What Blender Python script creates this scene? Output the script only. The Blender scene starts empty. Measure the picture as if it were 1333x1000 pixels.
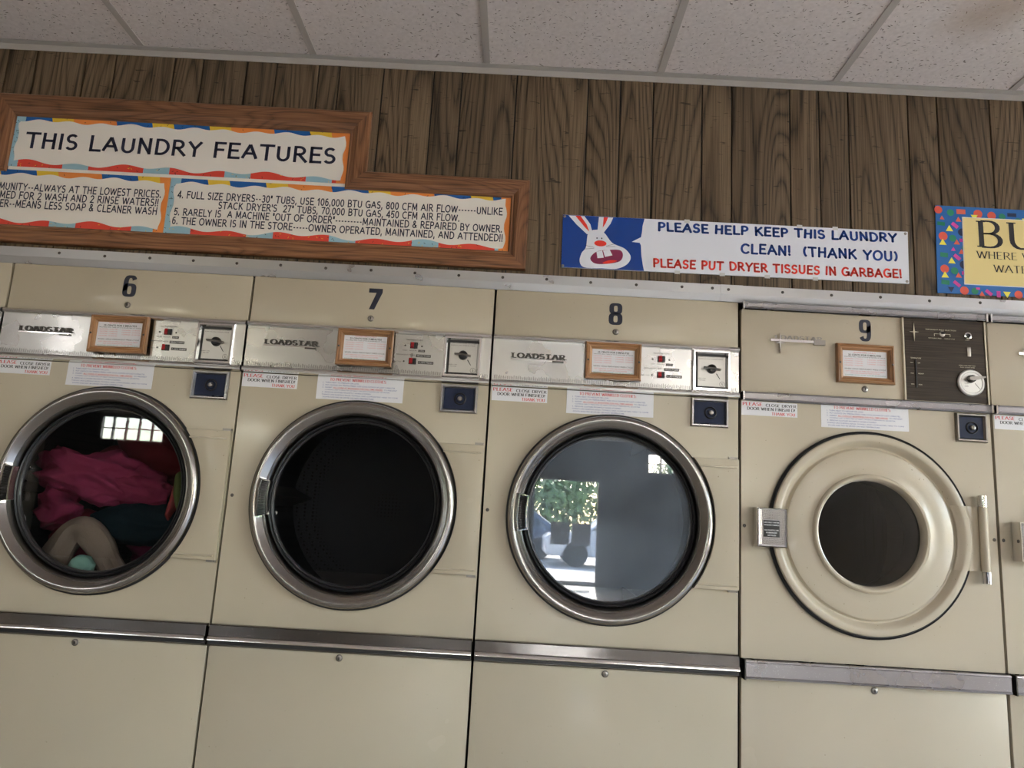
import bpy, bmesh, math, random
from mathutils import Vector, noise, Matrix
random.seed(7)
S = bpy.context.scene
COL = S.collection
PI = math.pi

# ------------------------------------------------------------------ camera, world, lights, exposure
F, PITCH, YAW, ROLL = 945.036, 0.178812, -0.010245, 0.057516
CX, CZ, CD = 0.894172, 1.25, 2.295405
cp, sp, cy_, sy_ = math.cos(PITCH), math.sin(PITCH), math.cos(YAW), math.sin(YAW)
fw = Vector((sy_*cp, cy_*cp, sp)); rt = Vector((cy_, -sy_, 0)); up = rt.cross(fw)
c_, s_ = math.cos(ROLL), math.sin(ROLL)
ra = rt*c_ + up*s_; ub = -rt*s_ + up*c_
cam = bpy.data.cameras.new('camera'); co = bpy.data.objects.new('camera', cam); COL.objects.link(co)
M = Matrix(((ra.x, ub.x, -fw.x, CX), (ra.y, ub.y, -fw.y, -CD), (ra.z, ub.z, -fw.z, CZ), (0, 0, 0, 1)))
co.matrix_world = M
cam.sensor_fit = 'HORIZONTAL'; cam.sensor_width = 36.0; cam.lens = F/1333*36.0
cam.clip_start = 0.02; cam.clip_end = 200
S.camera = co

w = bpy.data.worlds.new('world'); S.world = w; w.use_nodes = True
nt = w.node_tree; nt.nodes.clear()
sky = nt.nodes.new('ShaderNodeTexSky'); sky.sky_type = 'NISHITA'; sky.sun_disc = False
sky.sun_elevation = math.radians(40); sky.sun_rotation = math.radians(175); sky.air_density = 1.0; sky.dust_density = 2.0
bg = nt.nodes.new('ShaderNodeBackground'); bg.inputs[1].default_value = 1.5
wo = nt.nodes.new('ShaderNodeOutputWorld')
nt.links.new(sky.outputs[0], bg.inputs[0]); nt.links.new(bg.outputs[0], wo.inputs[0])

def light(kind, name, loc, rot, energy, color=(1, 1, 1), **kw):
    l = bpy.data.lights.new(name, kind); l.energy = energy; l.color = color
    for k, v_ in kw.items(): setattr(l, k, v_)
    o = bpy.data.objects.new(name, l); COL.objects.link(o); o.location = loc; o.rotation_euler = rot
    return o
sun = light('SUN', 'sun', (0, -20, 12), (0, 0, 0), 26.0, (1, .96, .90), angle=0.01)
sun.rotation_euler = Vector((-0.12, 1.25, -1.0)).to_track_quat('-Z', 'Y').to_euler()

# fluorescent ceiling troffers: centre x, centre y, power share
TROFFERS = [(-3.85, -5.2, 1.0), (2.85, -4.9, 1.0), (5.0, -3.1, 1.0), (2.85, -8.8, 1.0), (5.0, -6.5, 1.2)]  # the two by the right wall are added to brighten that side
TROFFER_W = 36.0
# window openings: front wall (x0,x1,z0,z1) and right wall (y0,y1,z0,z1)
YF = -12.0; XL = -8.4; XR = 6.4; HC = 2.80
FRONT = [(1.28, 2.59, 0.04, 2.02), (3.5, 4.05, 2.2, 2.62), (4.3, 5.9, 2.2, 2.62), (-0.9, 0.3, 2.2, 2.62), (-7.4, -6.1, 2.26, 2.77), (-5.2, -4.0, 2.2, 2.66)]
RIGHT = [(-5.0, -0.6, 0.4, 2.5), (-9.5, -6.2, 2.1, 2.6)]

vs = S.view_settings
S.display_settings.display_device = 'sRGB'
vs.view_transform = 'Standard'; vs.look = 'None'; vs.gamma = 1; vs.use_curve_mapping = False
vs.exposure = 1.62
S.cycles.max_bounces = 8; S.cycles.diffuse_bounces = 4; S.cycles.glossy_bounces = 4
S.cycles.transparent_max_bounces = 12; S.cycles.sample_clamp_indirect = 6
S.cycles.caustics_reflective = False; S.cycles.caustics_refractive = False

# ------------------------------------------------------------------ materials
def mat(name, col, rough=.5, metal=0., coat=0., spec=.5, aniso=0., tang=None):
    m = bpy.data.materials.new(name); m.use_nodes = True
    p = m.node_tree.nodes['Principled BSDF']
    p.inputs['Base Color'].default_value = (*col, 1); p.inputs['Roughness'].default_value = rough
    p.inputs['Metallic'].default_value = metal; p.inputs['Coat Weight'].default_value = coat
    p.inputs['Coat Roughness'].default_value = .06
    p.inputs['Specular IOR Level'].default_value = spec
    if aniso:
        p.inputs['Anisotropic'].default_value = aniso
        c = m.node_tree.nodes.new('ShaderNodeCombineXYZ')
        for i in range(3): c.inputs[i].default_value = tang[i]
        m.node_tree.links.new(c.outputs[0], p.inputs['Tangent'])
    return m
class N:
    """tiny node-graph helper on one material"""
    def __init__(s, m): s.m = m; s.t = m.node_tree; s.p = s.t.nodes['Principled BSDF']
    def n(s, kind, **kw):
        x = s.t.nodes.new('ShaderNode'+kind)
        for k, v_ in kw.items():
            if hasattr(x, k): setattr(x, k, v_)
        return x
    def l(s, a, b): s.t.links.new(a, b)
    def coord(s, scale, obj=True, rnd=0.0):
        tc = s.n('TexCoord'); mp = s.n('Mapping'); mp.inputs['Scale'].default_value = scale
        src = tc.outputs['Object']
        if rnd:
            oi = s.n('ObjectInfo'); mu = s.n('Math', operation='MULTIPLY'); mu.inputs[1].default_value = rnd
            s.l(oi.outputs['Random'], mu.inputs[0])
            cb = s.n('CombineXYZ'); s.l(mu.outputs[0], cb.inputs[0]); s.l(mu.outputs[0], cb.inputs[2])
            ad = s.n('VectorMath', operation='ADD'); s.l(src, ad.inputs[0]); s.l(cb.outputs[0], ad.inputs[1]); src = ad.outputs[0]
        s.l(src, mp.inputs[0]); return mp.outputs[0]
    def noise(s, vec, scale, detail=2., dist=0., rough=.5):
        x = s.n('TexNoise'); x.inputs['Scale'].default_value = scale; x.inputs['Detail'].default_value = detail
        x.inputs['Distortion'].default_value = dist; x.inputs['Roughness'].default_value = rough
        s.l(vec, x.inputs['Vector']); return x.outputs['Fac']
    def ramp(s, fac, stops):
        r = s.n('ValToRGB'); e = r.color_ramp.elements
        while len(e) < len(stops): e.new(.5)
        for i, (pos, c) in enumerate(stops):
            e[i].position = pos; e[i].color = (*c, 1) if len(c) == 3 else c
        s.l(fac, r.inputs[0]); return r.outputs[0]
    def mixc(s, fac, a, b, mode='MIX'):
        x = s.n('MixRGB', blend_type=mode)
        for sock, v_ in ((x.inputs[0], fac), (x.inputs[1], a), (x.inputs[2], b)):
            if isinstance(v_, (int, float)): sock.default_value = v_
            elif isinstance(v_, tuple): sock.default_value = (*v_, 1)
            else: s.l(v_, sock)
        return x.outputs[0]
    def math(s, op, a, b=None):
        x = s.n('Math', operation=op)
        for i, v_ in enumerate((a, b)):
            if v_ is None: continue
            if isinstance(v_, (int, float)): x.inputs[i].default_value = v_
            else: s.l(v_, x.inputs[i])
        return x.outputs[0]
    def bump(s, h, strength=.3, dist=.01):
        b = s.n('Bump'); b.inputs['Strength'].default_value = strength; b.inputs['Distance'].default_value = dist
        s.l(h, b.inputs['Height']); s.l(b.outputs[0], s.p.inputs['Normal'])

def enamel(name, col):
    m = mat(name, col, .38, coat=.4, spec=.35); g = N(m)
    v1 = g.coord((1, 1, 1), rnd=13.)
    n1 = g.noise(v1, 2.2, 3); c = g.mixc(g.ramp(n1, [(.35, (0, 0, 0)), (.75, (1, 1, 1))]), tuple(x*.95 for x in col), tuple(min(1, x*1.04) for x in col))
    n2 = g.noise(v1, 160, 1); sp_ = g.ramp(n2, [(.77, (0, 0, 0)), (.80, (1, 1, 1))])
    g.l(g.mixc(sp_, c, (.2, .16, .1)), g.p.inputs['Base Color'])
    n3 = g.noise(v1, 5., 4, .6); r = g.ramp(n3, [(.3, (.28,)*3), (.7, (.5,)*3)]); g.l(r, g.p.inputs['Roughness'])
    cr = g.ramp(g.noise(v1, 3.3, 3), [(.4, (.10,)*3), (.7, (.28,)*3)]); g.l(cr, g.p.inputs['Coat Roughness'])
    n4 = g.noise(v1, 1.7, 1); bn = g.n('Bump'); bn.inputs['Strength'].default_value = .35; bn.inputs['Distance'].default_value = .02
    g.l(n4, bn.inputs['Height']); g.l(bn.outputs[0], g.p.inputs['Coat Normal']); g.l(bn.outputs[0], g.p.inputs['Normal'])
    return m
BEIGE = enamel('beige_enamel', (.475, .418, .318))
BEIGE9 = enamel('beige_enamel_newer', (.50, .438, .337))
def brushed(name, col, rough, scratch=.0):
    m = mat(name, col, rough, 1., aniso=.75, tang=(0, 0, 1)); g = N(m)
    n2 = g.noise(g.coord((1, 1, 1), rnd=3.), 9, 3)
    g.l(g.ramp(n2, [(.3, (rough*.75,)*3), (.7, (rough*1.3,)*3)]), g.p.inputs['Roughness'])
    if scratch:
        n3 = g.noise(g.coord((60, 25, 90), rnd=5.), 2, 5, 2.)
        g.l(g.mixc(g.ramp(n3, [(.66, (0, 0, 0)), (.69, (1, 1, 1))]), col, tuple(x*1.7 for x in col)), g.p.inputs['Base Color'])
    return m
ALU = brushed('brushed_aluminium', (.62, .615, .61), .28)
ALU_RAIL = brushed('scratched_rail_steel', (.17, .158, .15), .15, 1)
ALU9 = brushed('satin_rail_aluminium', (.36, .35, .365), .30, 1)
FLASH = brushed('flashing_aluminium', (.62, .63, .65), .34)
CHROME = mat('chrome', (.80, .79, .78), .10, 1.)
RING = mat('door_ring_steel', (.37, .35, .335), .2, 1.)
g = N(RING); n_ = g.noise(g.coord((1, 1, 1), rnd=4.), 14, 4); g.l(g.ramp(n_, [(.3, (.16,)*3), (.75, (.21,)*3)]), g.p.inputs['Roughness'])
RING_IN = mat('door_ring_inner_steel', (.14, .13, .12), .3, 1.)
BLACKR = mat('black_rubber', (.012, .012, .014), .42)
BLACKP = mat('black_paint', (.01, .01, .012), .35)
DARKGAP = mat('dark_gap', (.03, .027, .022), .8)
NAVY = mat('navy_coin_plate', (.006, .013, .042), .5, spec=.3)
DECAL = mat('navy_vinyl', (.010, .014, .035), .35)
DARKM = mat('dark_metal', (.09, .085, .08), .35, 1.)
PEWTER = mat('pewter', (.30, .28, .26), .3, 1.)
REDP = mat('red_plastic', (.42, .015, .02), .3)
WHITEPAPER = mat('white_paper', (.74, .74, .78), .5)
SIGNPAPER = mat('sign_paper', (.78, .74, .68), .55)
INKB = mat('blue_ink', (.03, .06, .28), .6)
INKR = mat('red_ink', (.62, .05, .06), .6)
INKK = mat('black_ink', (.015, .015, .02), .6)
INKN = mat('navy_ink', (.008, .012, .04), .6)
P_RED = mat('print_red', (.70, .06, .035), .5); P_RED2 = mat('print_coral', (.72, .10, .06), .5)
P_BLUE = mat('print_blue', (.004, .10, .36), .5); P_YEL = mat('print_yellow', (.78, .52, .04), .5)
P_ORA = mat('print_orange', (.80, .25, .05), .5); P_LBL = mat('print_light_blue', (.30, .50, .60), .5)
SIGNWHITE = mat('sign_white', (.74, .76, .84), .32)
SIGNBLUE = mat('sign_blue', (.001, .045, .27), .3)
SIGNRED = mat('sign_red', (.80, .035, .02), .4); MOUTH = mat('print_maroon', (.22, .012, .07), .4)
PARTYBLUE = mat('party_blue', (.012, .13, .42), .45); PARTYYEL = mat('paper_yellow', (.78, .64, .28), .5)
P_GRN = mat('print_green', (.01, .22, .12), .5); P_PNK = mat('print_pink', (.62, .06, .35), .5); P_DNV = mat('print_dark_navy', (.01, .02, .07), .5); P_YL2 = mat('print_lemon', (.85, .80, .10), .5)
TAPE = mat('clear_tape', (.62, .62, .62), .25)
SCREW = mat('screw_steel', (.10, .095, .09), .4, 1.)

def wood(name, c0, c1, c2, sx, sz, along='z', grain=1.0, rough=.45, knots=False, rnd=31., coat=.12, spec=.5, sw=.26):
    """cathedral grain: contour lines of a smooth stretched noise + fine streaks"""
    m = mat(name, c1, rough, coat=coat, spec=spec); g = N(m)
    a = (sx, sx, sz) if along == 'z' else (sz, sx, sx)
    v = g.coord(a, rnd=rnd)
    n1 = g.noise(v, 1.0, 1.0, .15)
    ph = g.math('MULTIPLY', n1, 95.0*grain)
    s1 = g.math('SUBTRACT', g.math('POWER', g.math('ADD', g.math('MULTIPLY', g.math('SINE', ph), .5), .5), .35), .62)
    b = (240, 240, 5) if along == 'z' else (5, 240, 240)
    n2 = g.noise(g.coord(b, rnd=rnd), 1.0, 3)
    mix = g.math('ADD', g.math('MULTIPLY', s1, sw), g.math('MULTIPLY', n2, 1.1))
    c = g.ramp(mix, [(.22, c0), (.52, c1), (.86, c2)])
    if knots:
        k = (14, 14, 75) if along == 'z' else (75, 14, 14)
        n3 = g.noise(g.coord(k, rnd=rnd), 1.3, 3, 1.2)
        c = g.mixc(g.ramp(n3, [(.66, (0, 0, 0)), (.72, (.75,)*3)]), c, tuple(x*.35 for x in c0))
    hv = g.n('HueSaturation'); oi = g.n('ObjectInfo')
    vv = g.math('ADD', g.math('MULTIPLY', oi.outputs['Random'], .3), .85)
    g.l(vv, hv.inputs['Value']); g.l(c, hv.inputs['Color'])
    g.l(hv.outputs[0], g.p.inputs['Base Color']); g.bump(mix, .12, .002)
    return m
PANEL = wood('walnut_panelling', (.030, .019, .010), (.100, .067, .038), (.160, .112, .066), 5.0, .42, 'z', 1.9, .55, True, coat=0., spec=.35, sw=.48)
OAKH = wood('oak_frame_across', (.055, .021, .008), (.175, .072, .029), (.28, .130, .058), 11, 1.5, 'x', 1.2, .42, coat=.08)
OAKV = wood('oak_frame_upright', (.055, .021, .008), (.175, .072, .029), (.28, .130, .058), 11, 1.5, 'z', 1.2, .42, coat=.08)
PINEH = wood('pine_frame_across', (.15, .060, .020), (.30, .145, .060), (.40, .215, .10), 40, 4, 'x', .3, .35)
PINEV = wood('pine_frame_upright', (.15, .060, .020), (.30, .145, .060), (.40, .215, .10), 40, 4, 'z', .3, .35)
WALNUT = wood('dark_walnut_vinyl', (.014, .009, .006), (.034, .022, .014), (.058, .040, .026), 22, 1.6, 'x', .5, .5, coat=0, spec=.25, sw=.1)

TILE = mat('ceiling_tile', (.72, .67, .63), .9); g = N(TILE)
tc = g.n('TexCoord'); mp = g.n('Mapping'); mp.inputs['Scale'].default_value = (40, 105, 1)
gm = g.n('NewGeometry')
nz = g.n('TexNoise'); nz.inputs['Scale'].default_value = 9; g.l(gm.outputs['Position'], nz.inputs['Vector'])
mv = g.n('MixRGB', blend_type='ADD'); mv.inputs[0].default_value = .10; g.l(gm.outputs['Position'], mv.inputs[1]); g.l(nz.outputs['Color'], mv.inputs[2])
g.l(mv.outputs[0], mp.inputs[0])
vo = g.n('TexVoronoi'); vo.inputs['Scale'].default_value = 1.0; vo.inputs['Randomness'].default_value = 1; g.l(mp.outputs[0], vo.inputs['Vector'])
mp2 = g.n('Mapping'); mp2.inputs['Scale'].default_value = (110, 42, 1); mp2.inputs['Rotation'].default_value = (0, 0, .5); g.l(mv.outputs[0], mp2.inputs[0])
vo2 = g.n('TexVoronoi'); g.l(mp2.outputs[0], vo2.inputs['Vector']); vo2.inputs['Scale'].default_value = 1.
d1 = g.ramp(vo.outputs['Distance'], [(.13, (1, 1, 1)), (.20, (0, 0, 0))])
d2 = g.ramp(vo2.outputs['Distance'], [(.09, (1, 1, 1)), (.15, (0, 0, 0))])
dd = g.math('MAXIMUM', d1, d2)
mot = g.noise(gm.outputs['Position'], 70, 4); mott = g.ramp(mot, [(.3, (.64, .575, .55)), (.7, (.73, .665, .64))])
cc = g.mixc(dd, mott, (.20, .165, .14))
# brown water stain on the tile over the last dryer
ds = g.n('VectorMath', operation='DISTANCE'); g.l(gm.outputs['Position'], ds.inputs[0]); ds.inputs[1].default_value = (2.24, -.36, 2.8)
dn = g.math('ADD', ds.outputs['Value'], g.math('MULTIPLY', g.noise(gm.outputs['Position'], 12, 2), .12))
st = g.ramp(dn, [(.08, (.55,)*3), (.22, (0, 0, 0))])
g.l(g.mixc(st, cc, (.36, .26, .17)), g.p.inputs['Base Color'])
g.bump(g.math('SUBTRACT', g.math('MULTIPLY', mot, .5), dd), .6, .003)
TBAR = mat('ceiling_grid_paint', (.44, .40, .365), .5)
ANGLE = mat('wall_angle_paint', (.40, .37, .34), .45)
FLOORM = mat('vinyl_floor', (.46, .42, .36), .3); g = N(FLOORM)
n_ = g.noise(g.coord((1, 1, 1)), 30, 4); g.l(g.ramp(n_, [(.3, (.48, .44, .39)), (.7, (.60, .56, .50))]), g.p.inputs['Base Color'])
WALLM = mat('cream_wall_paint', (.62, .56, .48), .6)
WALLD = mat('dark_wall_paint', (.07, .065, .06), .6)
WFRAME = mat('window_aluminium', (.25, .24, .23), .35, 1.)
CONC = mat('concrete_pavement', (.46, .44, .41), .85)
g = N(CONC); n_ = g.noise(g.coord((1, 1, 1)), 3, 6); g.l(g.ramp(n_, [(.3, (.40, .38, .35)), (.7, (.52, .50, .47))]), g.p.inputs['Base Color'])
LEAF = mat('tree_leaves', (.07, .13, .03), .6); g = N(LEAF)
n_ = g.noise(g.coord((1, 1, 1)), 5, 4); g.l(g.ramp(n_, [(.35, (.05, .09, .03)), (.6, (.24, .36, .13)), (.75, (.55, .65, .35))]), g.p.inputs['Base Color'])
BARK = mat('tree_bark', (.10, .07, .05), .9)
CARW = mat('white_car_paint', (.80, .80, .80), .25, coat=.5); CARB = mat('blue_car_paint', (.06, .09, .15), .25, coat=.5)
TYRE = mat('tyre', (.02, .02, .02), .8); CARGLASS = mat('car_glass', (.05, .07, .09), .05)

def emis(name, col, s):
    m = bpy.data.materials.new(name); m.use_nodes = True; t = m.node_tree; t.nodes.clear()
    e = t.nodes.new('ShaderNodeEmission'); e.inputs[0].default_value = (*col, 1); e.inputs[1].default_value = s
    o = t.nodes.new('ShaderNodeOutputMaterial'); t.links.new(e.outputs[0], o.inputs[0]); return m

def glassm(name, ior=1.6, veil=.0, veilcol=(.5, .55, .6), tint=(.9, .92, .93)):
    m = bpy.data.materials.new(name); m.use_nodes = True; t = m.node_tree; t.nodes.clear()
    nn = lambda k: t.nodes.new('ShaderNode'+k)
    tr = nn('BsdfTransparent'); tr.inputs[0].default_value = (*tint, 1)
    gl = nn('BsdfGlossy'); gl.inputs['Roughness'].default_value = .012
    fr = nn('Fresnel'); fr.inputs[0].default_value = ior
    mx = nn('MixShader'); t.links.new(fr.outputs[0], mx.inputs[0]); t.links.new(tr.outputs[0], mx.inputs[1]); t.links.new(gl.outputs[0], mx.inputs[2])
    out = mx.outputs[0]
    if veil:
        df = nn('BsdfDiffuse'); df.inputs[0].default_value = (*veilcol, 1)
        tc = nn('TexCoord'); nz = nn('TexNoise'); nz.inputs['Scale'].default_value = 4.5; nz.inputs['Detail'].default_value = 3
        t.links.new(tc.outputs['Object'], nz.inputs['Vector'])
        mr = nn('MapRange'); mr.inputs['From Min'].default_value = .3; mr.inputs['From Max'].default_value = .7
        mr.inputs['To Min'].default_value = veil*.55; mr.inputs['To Max'].default_value = veil*1.6
        t.links.new(nz.outputs['Fac'], mr.inputs['Value'])
        m2 = nn('MixShader'); t.links.new(mr.outputs[0], m2.inputs[0]); t.links.new(out, m2.inputs[1]); t.links.new(df.outputs[0], m2.inputs[2]); out = m2.outputs[0]
    o = nn('OutputMaterial'); t.links.new(out, o.inputs[0]); return m
GLASS = glassm('door_glass_clear', 1.5, .0025)
GLASSMILKY = glassm('door_glass_milky', 2.3, .17, (.46, .56, .70))  # soft uneven pale blue diffuse layer mixed over the glass
WINGLASS = glassm('window_glass', 1.45)

# ------------------------------------------------------------------ mesh helpers
class MB:
    def __init__(s): s.v = []; s.f = []; s.m = []
    def add(s, vs_, fs, mi=0):
        b = len(s.v); s.v += [tuple(p) for p in vs_]
        for f in fs: s.f.append([b+i for i in f]); s.m.append(mi)
        return s
    def box(s, x0, x1, y0, y1, z0, z1, mi=0):
        return s.add([(x0, y0, z0), (x1, y0, z0), (x1, y1, z0), (x0, y1, z0), (x0, y0, z1), (x1, y0, z1), (x1, y1, z1), (x0, y1, z1)],
              [(0, 3, 2, 1), (4, 5, 6, 7), (0, 1, 5, 4), (1, 2, 6, 5), (2, 3, 7, 6), (3, 0, 4, 7)], mi)
    def prism_x(s, prof, x0, x1, mi=0):
        n = len(prof); v = [(x0, y, z) for y, z in prof]+[(x1, y, z) for y, z in prof]
        f = [(i, (i+1) % n, n+(i+1) % n, n+i) for i in range(n)]+[tuple(range(n-1, -1, -1)), tuple(range(n, 2*n))]
        return s.add(v, f, mi)
    def poly_y(s, pts, y0, y1, mi=0):
        """flat outline in x,z given thickness y0 (front) .. y1 (back)"""
        n = len(pts); v = [(x, y0, z) for x, z in pts]+[(x, y1, z) for x, z in pts]
        return s.add(v, [tuple(range(n)), tuple(range(2*n-1, n-1, -1))]+[(i, n+i, n+(i+1) % n, (i+1) % n) for i in range(n)], mi)
    def lathe(s, prof, cx=0, cz=0, n=96, mi=0, a0=0, a1=2*PI, closed=False):
        full = abs(a1-a0-2*PI) < 1e-6; k = n if full else n+1; v = []
        for i in range(k):
            a = a0+(a1-a0)*i/n
            for r, y in prof: v.append((cx+r*math.cos(a), y, cz+r*math.sin(a)))
        p = len(prof); f = []
        for i in range(n):
            j = (i+1) % k
            for q in range(p if closed else p-1):
                q2 = (q+1) % p; f.append((i*p+q, j*p+q, j*p+q2, i*p+q2))
        return s.add(v, f, mi)
    def disc(s, r, y, cx=0, cz=0, n=48, mi=0):
        return s.add([(cx+r*math.cos(2*PI*i/n), y, cz+r*math.sin(2*PI*i/n)) for i in range(n)], [tuple(range(n))], mi)
    def dome(s, r, y, h, cx, cz, n=16, mi=0):
        s.lathe([(r, y), (r*.9, y-h*.6), (r*.6, y-h*.9), (r*.25, y-h)], cx, cz, n, mi); return s.disc(r*.25, y-h, cx, cz, n, mi)
    def tube(s, pts, r, n=8, mi=0):
        pts = [Vector(p) for p in pts]; rings = []
        for i, p in enumerate(pts):
            d = (pts[min(i+1, len(pts)-1)]-pts[max(i-1, 0)]).normalized()
            a = d.cross(Vector((0, 1, .01))).normalized() if abs(d.y) < .9 else d.cross(Vector((1, 0, 0))).normalized(); b = d.cross(a)
            rings.append([p+a*r*math.cos(2*PI*k/n)+b*r*math.sin(2*PI*k/n) for k in range(n)])
        v = [q for rg in rings for q in rg]; f = []
        for i in range(len(pts)-1):
            for k in range(n): f.append((i*n+k, i*n+(k+1) % n, (i+1)*n+(k+1) % n, (i+1)*n+k))
        f += [tuple(range(n-1, -1, -1)), tuple(range((len(pts)-1)*n, len(pts)*n))]
        return s.add(v, f, mi)
    def mesh(s, name, mats, bevel=0, smooth=False, fix=True):
        me = bpy.data.meshes.new(name); me.from_pydata(s.v, [], s.f)
        if not isinstance(mats, (list, tuple)): mats = [mats]
        for m in mats: me.materials.append(m)
        for p, mi in zip(me.polygons, s.m): p.material_index = mi
        if fix or bevel:
            bm = bmesh.new(); bm.from_mesh(me)
            if fix: bmesh.ops.recalc_face_normals(bm, faces=bm.faces)
            if bevel:
                ed = [e for e in bm.edges if len(e.link_faces) == 2 and e.calc_face_angle(0) > .6]
                bmesh.ops.bevel(bm, geom=ed, offset=bevel, segments=2, affect='EDGES', profile=.6, clamp_overlap=True)
            bm.to_mesh(me); bm.free()
        if smooth or bevel:
            for p in me.polygons: p.use_smooth = True
            try: me.set_sharp_from_angle(angle=math.radians(35 if not bevel else 50))
            except Exception: pass
        return me
CACHE = {}
def place(name, me, parent=None, loc=(0, 0, 0), rot=(0, 0, 0), **props):
    o = bpy.data.objects.new(name, me); COL.objects.link(o); o.location = loc; o.rotation_euler = rot
    if parent: o.parent = parent
    for k, v_ in props.items(): o[k] = v_
    return o
def part(name, parent, mb, mats, key=None, bevel=0, smooth=False, loc=(0, 0, 0), rot=(0, 0, 0), label=None, fix=True):
    if key and key in CACHE: me = CACHE[key]
    else:
        if callable(mb): mb = mb()
        me = mb.mesh(name, mats, bevel, smooth, fix)
        if key: CACHE[key] = me
    o = place(name, me, parent, loc, rot)
    if label: o['label'] = label
    if name in ('comb_marks', 'control_lettering', 'timer_lettering', 'dial_marks'): o['kind'] = 'stuff'
    return o
def thing(name, label, cat, loc=(0, 0, 0), rot=(0, 0, 0), group=None):
    o = place(name, None, None, loc, rot, label=label, category=cat)
    if group: o['group'] = group
    return o

# ---- lettering
TX = {}
def glyphs(body, bold=0.):
    k = (body, bold)
    if k not in TX:
        cu = bpy.data.curves.new('t', 'FONT'); cu.body = body; cu.offset = bold; cu.resolution_u = 2; cu.fill_mode = 'BOTH'
        ob = bpy.data.objects.new('t', cu); me = bpy.data.meshes.new_from_object(ob)
        TX[k] = ([(v_.co.x, v_.co.y) for v_ in me.vertices], [tuple(p.vertices) for p in me.polygons])
        bpy.data.objects.remove(ob); bpy.data.curves.remove(cu); bpy.data.meshes.remove(me)
    return TX[k]
def text(mb, body, x0, x1, z0, z1, y, mi=0, bold=0., shear=0., dz=0.):
    """set the line so that its ink fills x0..x1, z0..z1 (dz = rise to the right end)"""
    vs_, fs = glyphs(body, bold)
    if not vs_: return
    ax = min(p[0] for p in vs_); bx = max(p[0] for p in vs_); ay = min(p[1] for p in vs_); by = max(p[1] for p in vs_)
    kx = (x1-x0)/max(bx-ax, 1e-6); kz = (z1-z0)/max(by-ay, 1e-6)
    out = [(x0+(p[0]-ax)*kx+shear*(p[1]-ay)*kz, y, z0+(p[1]-ay)*kz+dz*(p[0]-ax)/(bx-ax)) for p in vs_]
    mb.add(out, fs, mi)
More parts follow.
